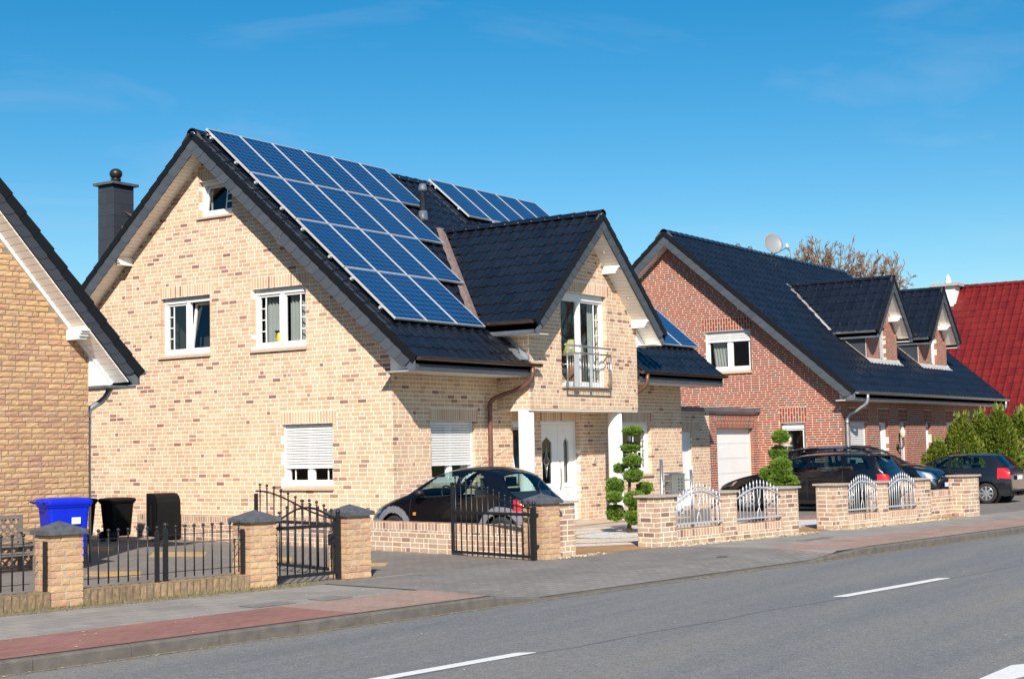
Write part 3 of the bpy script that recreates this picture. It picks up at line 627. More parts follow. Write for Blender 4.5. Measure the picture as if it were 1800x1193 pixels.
# front wall, right wall, back wall
fopen = [(1.21, 2.71, .968, 2.292), (4.11, 4.95, .968, 2.292), (5.23, 6.84, .07, 2.30), (8.7, 10.26, .968, 2.292)]
fs_ = [sold(o, .25) for o in fopen]
wall_body(fF, 0.3, LEN, -.15, 3.5, fopen, .3, parent=H1)
br.course(fF, .002, LEN, -.1, 3.4, PL, PH, fopen+fs_, seed=2)
for s in fs_: br.soldier(fF, *s)
MB().box(LEN-.3, LEN-.01, .05, W, -.1, 3.5).prism([(LEN-.3, 0, 3.5), (LEN-.3, W, 3.5), (LEN-.3, RY, 8.2)], (.29, 0, 0)).box(.3, LEN-.3, W-.3, W, -.1, 3.4).obj('back_wall', 'mortar_cream', H1)
# bay on two columns
bopen = [(4.83, 6.78, 2.99, 5.10)]; bs_ = [(4.80, 6.90, 5.10, 5.35)]
clB = [(.905, 1, 6.86-.16+5.92*.905), (-.905, 1, 6.86-.16-5.92*.905)]
wall_body(fB, 3.557, 8.148, 2.534, 6.9, bopen, .3, clB, parent=H1)
br.course(fB, 3.559, 8.148, 2.54, 6.7, PL, PH, bopen+bs_, ok=lambda u, v: v < zbay(u)-.10, seed=3)
br.soldier(fB, *bs_[0])
wall_body(fBs, .0, .527, 2.534, 4.6, [], .3, parent=H1); br.course(fBs, 0.0, .827, 2.54, 4.5, PL, PH, seed=4)
MB().box(7.848, 8.148, -.527, 3, 2.534, 4.6).obj('bay_side_wall', 'mortar_cream', H1)
MB().box(3.57, 8.14, -.815, -.002, 2.50, 2.53).obj('bay_underside', 'mortar_cream', H1)
br.finish(300)
for x in (3.70, 7.41):
    MB().lathe((x, -.62, .05), [(.19, 0), (.175, .04), (.168, 1.2), (.165, 2.45)], 24).obj('column', 'white_render', H1)
# gable windows
window(H1, fG, *gopen[0], barL=True, tilt=1, curt=[(.33, .46, '')], box=.05)
window(H1, fG, *gopen[1], barL=True, barR=True, curt=[(.06, .44, ''), (.55, .92, '')], box=.05)
window(H1, fG, *gopen[2], shutter=.86, barL=True, barR=True, box=.0)
window(H1, fG, *gopen[3], leaves=1, barR=True, barrows=3, tilt=0, box=.0, sill=.075, curt=[(.08, .16, '')])
# yellow spray bottle on the window board
yb = MB(); c = fG.p(-3.12, 3.97, -.23)
yb.lathe(c, [(.05, 0), (.055, .02), (.05, .16), (.035, .2), (.02, .22)], 10)
o = tag(yb.obj('spray_bottle', 'yellow_plastic'), 'yellow spray bottle with dark head behind the upper gable window', 'bottle')
MB().fb(fG, -3.21, -3.05, 4.19, 4.225, -.26, -.20).obj('spray_head', 'black_plastic', o)
# front windows
window(H1, fF, *fopen[0], shutter=.84, box=.0)
window(H1, fF, *fopen[1], leaves=1, barL=True, tilt=0, box=.05)
window(H1, fF, *fopen[3], barR=True, box=.08, curt=[(.05, .2, '')])
# french window in the bay
WB = window(H1, fB, *bopen[0], barR=True, barrows=5, sill=.05, box=.07, split=.47, curt=[(.80, .92, '')])
lampc = fB.p(6.0, 3.75, -.45)
o = MB().lathe(lampc, [(.30, 0), (.20, .32), (.16, .36)], 16).obj('table_lamp', 'lampshade'); tag(o, 'pale green table lamp with brown base behind the bay window', 'lamp')
MB().lathe(lampc-Z*.62, [(.09, 0), (.13, .12), (.10, .35), (.04, .6), (.03, .64)], 12).obj('lamp_base', 'terracotta', o)
MB().fb(fB, 5.2, 6.5, 2.95, 3.12, -.85, -.35).obj('lamp_table', 'terracotta', o)
# stainless railing in front of the french window
Rl = thing('balcony_railing', 'stainless steel railing with thin wires fixed before the bay window', 'railing', fB.p(5.8, 2.99, .15))
for u in (4.84, 6.70): MB().tube([fB.p(u, 2.985, .14), fB.p(u, 3.76, .14)], .02, 10).obj('post', 'steel', Rl)
for z in (3.76, 3.0): MB().tube([fB.p(4.83, z, .14), fB.p(6.71, z, .14)], .018, 8).obj('rail', 'steel', Rl)
MB().tube([fB.p(4.76, 3.92, .13), fB.p(6.70, 3.90, .13)], .022, 10).obj('handrail', 'steel', Rl)
for u in (5.0, 6.55): MB().tube([fB.p(u, 3.76, .14), fB.p(u, 3.91, .135)], .01, 6).obj('stanchion', 'steel', Rl)
for i in range(16):
    u = 4.95+i*.11
    if i in (2, 3, 8): MB().fb(fB, u-.05, u+.05, 3.02, 3.74, .136, .142).obj('panel_strip', 'alu', Rl)
    else: MB().tube([fB.p(u, 3.0, .14), fB.p(u, 3.76, .14)], .004, 4).obj('wire', 'steel', Rl)
for u in (4.80, 6.76):
    for z in (3.12, 3.5): MB().tube([fB.p(u, z, 0), fB.p(u, z, .14)], .012, 6).obj('wall_bracket', 'steel', Rl)
# front door: a wide and a narrow leaf
D = MB(); u0, u1, z0, z1 = 5.233, 6.837, .075, 2.297; sash(D, fF, u0, u1, z0, z1, -.18, -.10, .075)
D = D.obj('front_door', 'white_plastic', H1); um = 6.08
for (a, b, g0, g1) in ((u0+.078, um-.003, 5.43, 5.83), (um+.003, u1-.078, 6.33, 6.55)):
    q = MB(); zz0, zz1 = .92, 1.93
    q.fb(fF, a, g0, z0+.02, z1-.078, -.17, -.115); q.fb(fF, g1, b, z0+.02, z1-.078, -.17, -.115); q.fb(fF, g0, g1, z0+.02, zz0, -.17, -.115)
    n = 12; hw = (g1-g0)/2; pts_ = []
    for i in range(n+1):                      # arched head over the pane
        u = g0+(g1-g0)*i/n; k = abs((u-(g0+g1)/2)/hw); pts_.append((u, zz1-.10*(k**1.6) + (.03 if k < .35 else 0)*(1-k/.35)))
    for i in range(n): q.prism([fF.p(pts_[i][0], pts_[i][1], -.115), fF.p(pts_[i+1][0], pts_[i+1][1], -.115), fF.p(pts_[i+1][0], z1-.078, -.115), fF.p(pts_[i][0], z1-.078, -.115)], fF.N*-.055)
    for (x0, x1, y0, y1) in ((g0-.05, g1+.05, 2.08, 2.10), (g0-.05, g1+.05, .82, .84), (g0-.03, g1+.03, .32, .34), (g0-.03, g1+.03, .66, .68)): q.fb(fF, x0, x1, y0, y1, -.115, -.105)
    for x in (g0-.03, g1+.01): q.fb(fF, x, x+.02, .34, .66, -.115, -.106)
    leaf = q.obj('door_leaf', 'white_plastic', D)
    MB().pts([fF.p(g0-.005, zz0-.005, -.145), fF.p(g1+.005, zz0-.005, -.145), fF.p(g1+.005, zz1+.03, -.145), fF.p(g0-.005, zz1+.03, -.145)], [(0, 1, 2, 3)]).obj('pane', 'door_glass' if g1-g0 > .3 else 'glass', D)
    if g1-g0 > .3:
        c = 5.63; orn = MB()
        for s_ in (-1, 1):
            for (za, zb_, am) in ((1.05, 1.75, .05), (1.2, 1.62, .08), (1.32, 1.52, .11)):
                orn.tube([fF.p(c+s_*am*math.sin(math.pi*i/12)*(1-.35*math.sin(3*math.pi*i/12)), za+(zb_-za)*i/12, -.136) for i in range(13)], .0055, 4)
        orn.obj('pane_ornament', 'steel', D); MB().prism([fF.p(c, 1.36, -.137), fF.p(c+.035, 1.42, -.137), fF.p(c, 1.50, -.137), fF.p(c-.035, 1.42, -.137)], fF.N*.004).obj('ornament_diamond', 'terracotta', D)
    else: curtain_sheet(fF, g0, g1, zz0, zz1, -.20, .008, .05, D)
MB().tube(bez(fF.p(6.14, .78, -.11), fF.p(6.09, .9, -.02), fF.p(6.09, 1.3, -.02), fF.p(6.16, 1.42, -.11), 12), .014, 8).obj('door_handle', 'steel', D)
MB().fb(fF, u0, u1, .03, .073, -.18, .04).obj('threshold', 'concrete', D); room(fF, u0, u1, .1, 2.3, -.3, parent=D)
MB().fb(fF, u0-.01, u1+.01, 2.301, 2.311, -.10, .004).obj('lintel_plate', 'white_plastic', D)
o = MB().prism([fF.p(7.36, 1.33, .004), fF.p(7.52, 1.33, .004), fF.p(7.44, 1.49, .004)], fF.N*.05).obj('wall_lamp', 'cap_clay'); tag(o, 'small grey triangular wall lamp beside the white front door', 'wall lamp')
# ---- main roof
roof = MB(); dd = .12/math.cos(TH)
pr = [(XL, YE, zmain(YE)-.02), (XL, RY, zmain(RY)-.02), (XL, 2*RY-YE, zmain(YE)-.02), (XL, 2*RY-YE, zmain(YE)-.02-dd), (XL, RY, zmain(RY)-.02-dd), (XL, YE, zmain(YE)-.02-dd)]
for x0, x1 in ((XL+.01, 3.56), (8.15, XR_-.01)):
    roof.prism([(x0, p[1], p[2]) for p in (pr[0], pr[1], pr[4], pr[5])], (x1-x0, 0, 0))
roof.prism([(3.56, 0.0, zmain(0.0)-.02), (3.56, RY, pr[1][2]), (3.56, RY, pr[4][2]), (3.56, 0.0, zmain(0)-.02-dd)], (8.15-3.56, 0, 0))
roof.prism([(XL+.01, p[1], p[2]) for p in (pr[1], pr[2], pr[3], pr[4])], (XR_-XL-.02, 0, 0))
RF = roof.obj('roof', 'roof_felt', H1)
Sm = V((0, math.cos(TH), math.sin(TH))); Nm = V((0, -math.sin(TH), math.cos(TH)))
tw, tl = .300, (RY-YE)/math.cos(TH)/22
def keepm(c):
    if 3.5 < c.x < 8.2 and c.z-.02 < zbay(c.x): return False
    return True
tiled_roof(RF, (XL-.0, YE-.02, zmain(YE)-.015), (1, 0, 0), Sm, Nm, 43, 22, (XR_-XL)/43, tl, TILE, keepm, 300)
ridge_caps(RF, (XL-.02, RY, zmain(RY)-.02), (XR_, RY, zmain(RY)-.02), .13, .38)
MB().lathe((XL-.03, RY, zmain(RY)-.06), [(.085, 0), (.085, .02)], 16, V((1, 0, 0))).obj('ridge_end_disc', 'zinc', RF)
for xs, nx in ((XL, -1), (XR_, 1)):
    Nn = V((nx, 0, 0)); lo = zmain(YE)
    verge_tiles(RF, (xs-.004*nx, YE-.02, lo-.03), (xs-.004*nx, RY, zmain(RY)-.03), Nn)
    verge_tiles(RF, (xs-.004*nx, 2*RY-YE, lo-.03), (xs-.004*nx, RY, zmain(RY)-.03), Nn)
    MB().prism([(xs, YE, lo-.25), (xs, YE, lo-.05), (xs, RY, zmain(RY)-.05), (xs, 2*RY-YE, lo-.05), (xs, 2*RY-YE, lo-.25), (xs, 2*RY-YE-.13, lo-.25), (xs, RY, zmain(RY)-.355), (xs, YE+.13, lo-.25)], (-nx*.03, 0, 0)).obj('verge_board', 'fascia', RF)
    slate_pieces(RF, (xs, YE+.10, lo-.02), (xs, RY+.02, zmain(RY)-.10), Nn, .25)
    slate_pieces(RF, (xs, 2*RY-YE-.1, lo-.02), (xs, RY-.02, zmain(RY)-.10), Nn, .25)
xs = XL
planks(RF, (XL+.03, YE+.45, zmain(YE)+.45*T-.35), (XL+.03, RY-.02, zmain(RY)-.35), (1, 0, 0), .40)
planks(RF, (XL+.03, 2*RY-YE-.45, zmain(YE)+.45*T-.35), (XL+.03, RY+.02, zmain(RY)-.35), (1, 0, 0), .40)
MB().prism([(-.05, 0, 3.21), (-.05, 0, 3.66), (-.05, -.56, 3.21)], (.04, 0, 0)).obj('eave_end_board', 'white_wood', RF)
for y in (7.28, 2.52): purlin(RF, (0, y, zmain(y)-.50+.15), (-1, 0, 0))
# eaves, fascia and gutters either side of the bay
for (x0, x1, g0, g1) in ((XL, 3.55, XL-.0, 3.78), (8.15, XR_, 8.17, XR_+.06)):
    MB().box(x0+.01, x1, YE, YE+.03, 3.205, 3.445).obj('fascia_board', 'fascia', RF)
    k = int((x1-x0)/.5)
    me = MB().box(0, .5, -.008, 0, 3.20, 3.33).mesh('slate', SLATE[1])
    for i in range(k+1):
        ww = min(.498, x1-x0-.02-i*.5)
        if ww > .05: place(me, 'slate', M.Translation((x0+.01+i*.5, YE-.001-.002*(i % 2), 0)) @ M.Diagonal((ww/.5, 1, 1, 1)), RF)
    planks(RF, (x0+.02, YE+.03, 3.215), (x1, YE+.03, 3.215), (0, 1, 0), -YE-.04, .12, .014, 'white_wood')
    gutter(RF, (g0, YE-.075, 3.455), (g1, YE-.075, 3.455), (0, -1, 0))
gx = 3.47; gy = YE-.075
downpipe(RF, [(gx, gy, 3.40), (gx, gy, 3.27)]+bez((gx, gy, 3.24), (gx, gy, 3.06), (gx-.02, gy+.25, 3.0), (3.40, -.62, 2.93), 5)+bez((3.24, -.24, 2.80), (3.16, -.1, 2.74), (3.14, -.09, 2.68), (3.14, -.09, 2.58), 5)+[(3.14, -.09, 1.2), (3.14, -.09, .0)])
gx2 = 8.40
downpipe(RF, [(gx2, gy, 3.40), (gx2, gy, 3.27)]+bez((gx2, gy, 3.24), (gx2, gy, 3.06), (gx2-.02, gy+.25, 3.0), (8.34, -.62, 2.93), 5)+bez((8.26, -.24, 2.80), (8.22, -.1, 2.74), (8.21, -.09, 2.68), (8.21, -.09, 2.58), 5)+[(8.21, -.09, 1.2), (8.21, -.09, .0)])
# ---- bay roof
BX, BH, BYF = 5.92, 2.80, -1.28; tb = math.atan(.905); cb, sb = math.cos(tb), math.sin(tb); yv = RY-(zmain(RY)-6.86)/T
BR = MB(); dz = .12/cb
for s in (-1, 1):
    ya = RY-(zmain(RY)-zbay(BX+BH))/T
    top = [(BX, BYF, 6.84), (BX+s*BH, BYF, zbay(BX+BH)-.02), (BX+s*BH, ya+.1, zbay(BX+BH)-.02), (BX, yv+.1, 6.84)]
    BR.prism(top, (0, 0, -dz))
BR = BR.obj('bay_roof', 'roof_felt', H1)
nrow = 11; lb = BH/cb/nrow
for s in (-1, 1):
    S_ = V((-s*cb, 0, sb)); Nb = V((s*sb, 0, cb))
    U_ = V((0, -s*-1, 0)) if s == 1 else V((0, -1, 0))
    O_ = V((BX+s*(BH+.02), BYF if s == 1 else BYF+.30*15, zbay(BX+BH)-.015))
    tiled_roof(BR, O_, U_, S_, Nb, 15, nrow, .30, lb, TILE, lambda c: zmain(c.y)-.05 < c.z and c.y < RY, 300 if s == -1 else 0)
ridge_caps(BR, (BX, BYF-.02, 6.85), (BX, yv+.05, 6.85), .12, .36)
MB().lathe((BX, BYF-.03, 6.80), [(.08, 0), (.08, .02)], 16, V((0, 1, 0))).obj('ridge_end_disc', 'zinc', BR)
lo = zbay(BX+BH)
for s in (-1, 1):
    Nn = V((0, -1, 0)); e = V((BX+s*BH, BYF, lo)); a = V((BX, BYF, 6.86))
    verge_tiles(BR, e+V((s*.02, .004, -.03)), a+V((0, .004, -.03)), Nn)
    slate_pieces(BR, e+V((-s*.10, 0, .04)), a+V((s*.02, 0, -.10)), Nn, .255)
    xx = BX+s*BH
    MB().prism([(xx, BYF, lo-.25), (xx, BYF, lo-.05), (BX, BYF, 6.81), (BX, BYF, 6.50), (xx-s*.13, BYF, lo-.25)], (0, .03, 0)).obj('verge_board', 'fascia', BR)
    planks(BR, (xx-s*.10, BYF+.03, lo+.10*.905-.36), (BX+s*.02, BYF+.03, 6.86-.36), (0, 1, 0), .42)
    MB().box(min(xx, xx-s*.03), max(xx, xx-s*.03), BYF+.01, .25, lo-.26, lo-.02).obj('fascia_board', 'fascia', BR)
    MB().box(min(xx-s*.03, BX+s*2.26), max(xx-s*.03, BX+s*2.26), BYF+.03, .2, lo-.27, lo-.255).obj('soffit_board', 'white_wood', BR)
    gutter(BR, (xx+s*.075, BYF+.02, lo+.0), (xx+s*.075, .55, lo+.0), (s, 0, 0))
    for zz in ((5.78, 4.62) if s == 1 else ()):
        x_ = BX+s*(6.86-zz-.36)/.905; purlin(BR, (x_, -.827, zz), (0, -1, 0), ln=.44)
    for zz in (6.1, 5.15):
        x_ = BX+s*(6.86-zz-.43)/.905
        MB().lathe((x_, -1.08, zz-.035), [(.035, 0), (.045, .012), (.02, .02)], 12, V((s*sb, 0, -cb))).obj('soffit_spotlight', 'steel', BR)
MB().prism([(8.13, -.84, 4.02), (8.13, -.84, 4.45), (8.60, -.84, 4.02)], (0, .04, 0)).obj('eave_end_board', 'white_wood', BR)
# crumpled valley flashing and roof edge flashing at the bay cheek
fl = MB(); n = 16; A = V((BX-BH-.05, ya+.0, zmain(ya)+.05)); B_ = V((BX-.02, yv+.05, 6.93)); ps = []
for i in range(n+1):
    p = A.lerp(B_, i/n); j = (.02 if i % 2 else -.02)
    ps += [p+V((-.26+j, -.0, .02)), p+V((-.10, 0, .05+j*.4)), p+V((.06, 0, .035))]
fl.pts(ps, [(3*i+k, 3*i+k+1, 3*i+k+4, 3*i+k+3) for i in range(n) for k in range(2)]).obj('valley_flashing', 'flashing', BR)
cf = MB(); y0 = YE+.05; cf.prism([(3.50, y0, zmain(y0)+.05), (3.50, .05, zmain(.05)+.05), (3.50, .05, zmain(.05)+.14), (3.50, y0, zmain(y0)+.14)], (.05, 0, 0))
cf.prism([(3.18, -.55, zmain(-.55)+.045), (3.18, y0, zmain(y0)+.045), (3.50, y0, zmain(y0)+.055), (3.50, -.55, zmain(-.55)+.055)], (0, 0, .006)).obj('roof_edge_flashing', 'zinc', RF)
# vent pipe, cable hook, chimney
vp = V((5.60, 3.44, zmain(3.44)))
vm = MB().lathe(vp-Z*.1, [(.075, 0), (.075, .75), (.11, .75), (.11, .80), (.085, .92), (.07, .93)], 16); vm.lathe(vp, [(.14, -.15), (.10, .18)], 14); vm.obj('vent_pipe', 'fascia', RF)
CH = V((.62, 8.55, 0)); cw, cdp, cz0, cz1 = .60, .50, 5.0, 7.95
chm = MB().box(CH.x, CH.x+cw, CH.y, CH.y+cdp, cz0, cz1).obj('chimney', 'fascia', RF)
for fr, wd in ((Fr(CH, (1, 0, 0)), cw), (Fr((CH.x, CH.y+cdp, 0), (0, -1, 0)), cdp)):
    z = cz0; k = 0
    while z < cz1-.05:
        cut = wd*(.55 if k % 2 else .35); h = min(.30, cz1-z)
        for (a, b) in ((0, cut), (cut, wd)): MB().prism([fr.p(a+.002, z, .004), fr.p(b-.002, z, .004), fr.p(b-.002, z+h-.004, .0), fr.p(a+.002, z+h-.004, .0)], fr.N*.010).obj('slate', DSLATE[1], chm)
        z += .28; k += 1
MB().box(CH.x-.09, CH.x+cw+.09, CH.y-.09, CH.y+cdp+.09, cz1, cz1+.06).obj('chimney_cap', 'cap_slate', chm)
cc = V((CH.x+cw/2, CH.y+cdp/2, cz1+.06))
cowl = MB().lathe(cc, [(.11, 0), (.11, .10), (.13, .12)], 16); cowl.ball(cc+Z*.24, .15, 16, (1, 1, .85)); cowl.obj('chimney_cowl', 'cowl', chm)
MB().fb(Fr(CH, (1, 0, 0)), .24, .44, 6.72, 7.0, .012, .03).obj('soot_door_frame', 'flashing', chm); MB().fb(Fr(CH, (1, 0, 0)), .27, .36, 6.74, 6.98, .03, .035).obj('soot_door', 'zinc', chm)
rod(chm, (CH.x+.30, CH.y-.02, 7.35), (CH.x+.95, CH.y-.35, 6.98)); rod(chm, (CH.x-.06, CH.y+.15, 6.35), (CH.x-.10, CH.y+.62, 5.2), .010)
# ---- solar panels
PN0 = V((-.0676, 4.8745, 8.629)); ordn = ['first', 'second', 'third', 'fourth', 'fifth', 'sixth']; rown = ['top', 'second', 'third', 'bottom']; cnt = [6, 5, 4, 3]
for r in range(4):
    for c in range(cnt[r]):
        O_ = PN0+V((c*1.01, 0, 0))-Sm*((r+1)*1.67-.01)
        solar_panel('blue solar panel, %s from gable edge, %s row of left array' % (ordn[c], rown[r]), O_, (1, 0, 0), Sm, Nm)
for r in range(4):
    for c in range(5):
        if r == 1 and c < 1 or r == 2 and c < 2 or r == 3 and c < 2: continue
        O_ = PN0+V((7.83+c*1.0, 0, 0))-Sm*((r+1)*1.67-.01)
        q = proj(O_+V((.5, 0, 0))+Sm*.8)
        if not inframe(O_): continue
        solar_panel('blue solar panel, %s from right end, %s row, array behind the bay' % (ordn[4-c], rown[r]), O_, (1, 0, 0), Sm, Nm)
# rail clamps along the panel edge
for r in range(4):
    for k in (.22, .78):
        for xx, par in ((-.11, 1), (7.83-.05, 2)):
            if par == 2 and r > 0: continue
            P = PN0+V((xx, 0, -.02))-Sm*((r+k)*1.67)-Nm*.05
            MB().prism([P, P+V((.07, 0, 0)), P+V((.07, 0, 0))+Sm*.05, P+Sm*.05], Nm*.045).obj('panel_rail_end', 'alu', RF)
# ------------------------------------------------------------------ left house (ochre brick)
aL = R(-8); UL = V((math.cos(aL), math.sin(aL), 0)); CL = V((-6.0, 1.6, 0)); fL = Fr(CL, UL); NL = fL.N
H2 = thing('ochre_house', 'ochre rough brick house at the left edge with white soffit under its black roof', 'house', CL+UL*-4)
TL_ = 1.124; aa = math.atan(TL_); zL = lambda u: 3.13+(.66-u)*TL_           # roof top line, verge at the right
RU = -4.6
clL = [(TL_, 1, 3.13+.66*TL_-.42), (-TL_, 1, zL(RU)-.42-RU*TL_)]
wall_body(fL, -9.9, 0, -.15, 9.4, [], .3, clL, 'mortar_dark', H2)
b2 = Bricks(H2, OCHRE, .010, True, .019); b2.course(fL, -3.4, 0, -.1, 7.6, .232, .0885, ok=lambda u, v: v < zL(u)-.34, seed=21, hdr=.14); b2.finish(300)
MB().prism([fL.p(-.3, -.15, -.3), fL.p(0, -.15, -.3), fL.p(0, 2.9, -.3), fL.p(-.3, 2.9, -.3)], NL*-9).obj('side_wall', 'mortar_dark', H2)
ov = .50; Lr = MB(); dz = .14/math.cos(aa)
for sgn in (1, -1):
    e = .66 if sgn == 1 else 2*RU-.66
    Lr.prism([fL.p(e, zL(.66)-.02, ov-.01), fL.p(RU, zL(RU)-.02, ov-.01), fL.p(RU, zL(RU)-.02-dz, ov-.01), fL.p(e, zL(.66)-.02-dz, ov-.01)], NL*-10)
LR = Lr.obj('roof', 'roof_felt', H2)
SLp = (UL*-math.cos(aa)+Z*math.sin(aa)); NLp = (UL*math.sin(aa)+Z*math.cos(aa))
tiled_roof(LR, fL.p(.68, zL(.66)-.03, ov-.0), -NL, SLp, NLp, 30, 17, .30, .36, TILE, None, 60)
verge_tiles(LR, fL.p(.68, zL(.68)-.03, ov-.004), fL.p(RU, zL(RU)-.03, ov-.004), NL, .36, .15)
MB().prism([fL.p(.63, 2.89, ov), fL.p(.63, zL(.63)-.05, ov), fL.p(RU, zL(RU)-.05, ov), fL.p(RU, zL(RU)-.40, ov), fL.p(.53, 2.89, ov)], NL*-.03).obj('verge_board', 'fascia', LR)
slate_pieces(LR, fL.p(.58, zL(.58)-.06, ov), fL.p(RU, zL(RU)-.06, ov), NL, .235, .215, DSLATE)
planks(LR, fL.p(.46, zL(.46)-.41, 0), fL.p(RU, zL(RU)-.41, 0), NL, ov-.03, .135)
MB().bar(fL.p(.42, zL(.42)-.47, .03), fL.p(RU, zL(RU)-.47, .03), .05, .06, NL).obj('soffit_strip', 'white_wood', LR)
MB().prism([fL.p(.0, 2.88, .03), fL.p(.0, 3.42, .03), fL.p(.47, 2.88, .03)], NL*-.04).obj('eave_end_board', 'white_wood', LR)
purlin(LR, fL.p(-.33, 3.79, 0), NL, .16, .17, .46)
MB().prism([fL.p(.0, 2.84, ov-.03), fL.p(.60, 2.84, ov-.03), fL.p(.60, 2.88, ov-.03), fL.p(.0, 2.88, ov-.03)], NL*-9).obj('soffit_board', 'fascia', LR)
gutter(LR, fL.p(.73, 3.12, ov), fL.p(.73, 3.12, -9), UL, .065, 'zinc')
downpipe(LR, [fL.p(.50, 2.86, -.12), fL.p(.46, 2.80, -.12)]+bez(fL.p(.44, 2.76, -.12), fL.p(.38, 2.66, -.12), fL.p(.3, 2.62, -.12), fL.p(.2, 2.57, -.12), 4)+bez(fL.p(.12, 2.52, -.12), fL.p(.07, 2.48, -.12), fL.p(.07, 2.4, -.12), fL.p(.07, 2.3, -.12), 4)+[fL.p(.07, 0, -.12)], .05, 'zinc')
# ------------------------------------------------------------------ red brick house
H3 = thing('red_brick_house', 'red brick house with long black tiled roof and two small gabled dormers', 'house', (24, 3, 0))
X3, Y3, X3b, RY3, YE3 = 17.5, -2.11, 30.45, 3.10, -2.70; T3 = .860; ZR3 = 8.10
z3 = lambda y: ZR3-abs(y-RY3)*T3
f3G = Fr((X3, Y3, 0), (0, -1, 0)); f3F = Fr((X3, Y3, 0), (1, 0, 0))
W3 = 2*(RY3-Y3)
o3G = [(-4.17, -2.68, 3.77, 5.03), (-1.82, -1.09, .3, 2.28)]
b3 = Bricks(H3, REDB, .002, joint=.0165)
s3 = [(-4.25, -2.62, 5.03, 5.42), (-1.86, -1.02, 2.28, 2.72)]
clR = [(-T3, 1, ZR3-.2+(RY3-Y3)*T3), (T3, 1, ZR3-.2-(RY3-Y3)*T3)]
wall_body(f3G, -W3, 0, -.15, 8.5, o3G, .3, clR, 'mortar_pale', H3)
b3.course(f3G, -W3, 0, -.1, 8.1, .255, .0665, o3G+s3, ok=lambda u, v: v < z3(Y3-u)-.16, seed=31, hdr=.15)
for s in s3: b3.soldier(f3G, *s, .085, 0, True)
o3F = [(.66, 1.98, .95, 2.27), (3.0, 3.75, .1, 2.27), (4.78, 5.32, .75, 2.27), (7.18, 7.70, .95, 2.27), (9.3, 10.3, .95, 2.27)]
s3F = [(o[0]-.1, o[1]+.14, 2.27, 2.67) for o in o3F]
wall_body(f3F, .3, X3b-X3, -.15, 3.0, o3F, .3, (), 'mortar_pale', H3)
b3.course(f3F, .002, X3b-X3, -.1, 2.95, .255, .0665, o3F+s3F, seed=32, hdr=.3)
for s in s3F: b3.soldier(f3F, *s, .085, 0, True)
b3.finish(300)
MB().box(X3b-.3, X3b-.01, Y3+.05, Y3+W3, -.1, 3).box(X3+.3, X3b-.3, Y3+W3-.3, Y3+W3, -.1, 3).obj('back_wall', 'mortar_pale', H3)
window(H3, f3G, *o3G[0], shutter=.30, curt=[(.06, .40, 'tied')], box=.0, split=.52, sill=.10)
window(H3, f3G, *o3G[1], leaves=1, box=.10, sill=0)
window(H3, f3F, *o3F[0], shutter=1.2, leaves=1, box=0); window(H3, f3F, *o3F[2], shutter=1.3, leaves=1, box=0); window(H3, f3F, *o3F[3], leaves=1, box=.08); window(H3, f3F, *o3F[4], leaves=1, box=.08)
dm = MB(); a = o3F[1]; sash(dm, f3F, a[0], a[1], a[2], a[3], -.18, -.09, .09); dm.fb(f3F, a[0]+.09, a[0]+.3, a[2]+.09, a[3]-.09, -.17, -.11); dm.fb(f3F, a[1]-.3, a[1]-.09, a[2]+.09, a[3]-.09, -.17, -.11)
dm = dm.obj('front_door', 'white_plastic', H3); MB().fb(f3F, a[0]+.28, a[1]-.28, a[2]+.1, a[3]-.1, -.15, -.14).obj('pane', 'door_glass', dm); room(f3F, a[0], a[1], a[2], a[3], -.3, parent=dm)
r3 = MB(); x0, x1 = X3-.4, X3b+1.25
for sg in (1, -1):
    ye = YE3 if sg == 1 else 2*RY3-YE3
    r3.prism([(x0+.01, ye, z3(ye)-.02), (x0+.01, RY3, ZR3-.02), (x0+.01, RY3, ZR3-.18), (x0+.01, ye, z3(ye)-.18)], (x1-x0-.02, 0, 0))
R3 = r3.obj('roof', 'roof_felt', H3); th3 = math.atan(T3); S3 = V((0, math.cos(th3), math.sin(th3))); N3 = V((0, -math.sin(th3), math.cos(th3)))
YD = -1.45; dorm = [(21.42, 24.15, 22.86, 6.82), (26.22, 29.15, 27.76, 6.84)]
def keep3(c):
    for (a_, b_, xc, zt) in dorm:
        if a_+.05 < c.x < b_-.05 and c.y > YD+.05 and c.z < zt-.1-abs(c.x-xc)*1.08: return False
    return True
tiled_roof(R3, (x0, YE3-.02, z3(YE3)-.015), (1, 0, 0), S3, N3, 50, 21, (x1-x0)/50, (RY3-YE3)/math.cos(th3)/21, TILE, keep3, 0)
ridge_caps(R3, (x0-.02, RY3, ZR3-.01), (x1, RY3, ZR3-.01), .11, .36)
for xs, nx in ((x0, -1), (x1, 1)):
    Nn = V((nx, 0, 0))
    for ye in (YE3, 2*RY3-YE3):
        verge_tiles(R3, (xs, ye, z3(ye)-.03), (xs, RY3, ZR3-.03), Nn)
        MB().prism([(xs, ye, z3(ye)-.26), (xs, ye, z3(ye)-.05), (xs, RY3, ZR3-.05), (xs, RY3, ZR3-.36), (xs, ye+(.25 if ye < 0 else -.25), z3(ye)-.26)], (-nx*.03, 0, 0)).obj('verge_board', 'fascia', R3)
        if nx == -1: slate_pieces(R3, (xs, ye+(.1 if ye < 0 else -.1), z3(ye)-.03), (xs, RY3, ZR3-.10), Nn, .25, .26)
planks(R3, (x0+.03, YE3+.45, z3(YE3+.45)-.33), (x0+.03, RY3, ZR3-.35), (1, 0, 0), .38, .14); planks(R3, (x0+.03, 2*RY3-YE3-.45, z3(YE3+.45)-.33), (x0+.03, RY3, ZR3-.35), (1, 0, 0), .38, .14)
MB().prism([(X3-.05, Y3, 2.86), (X3-.05, Y3, 3.26), (X3-.05, Y3-.42, 2.86)], (.04, 0, 0)).obj('eave_end_board', 'white_wood', R3)
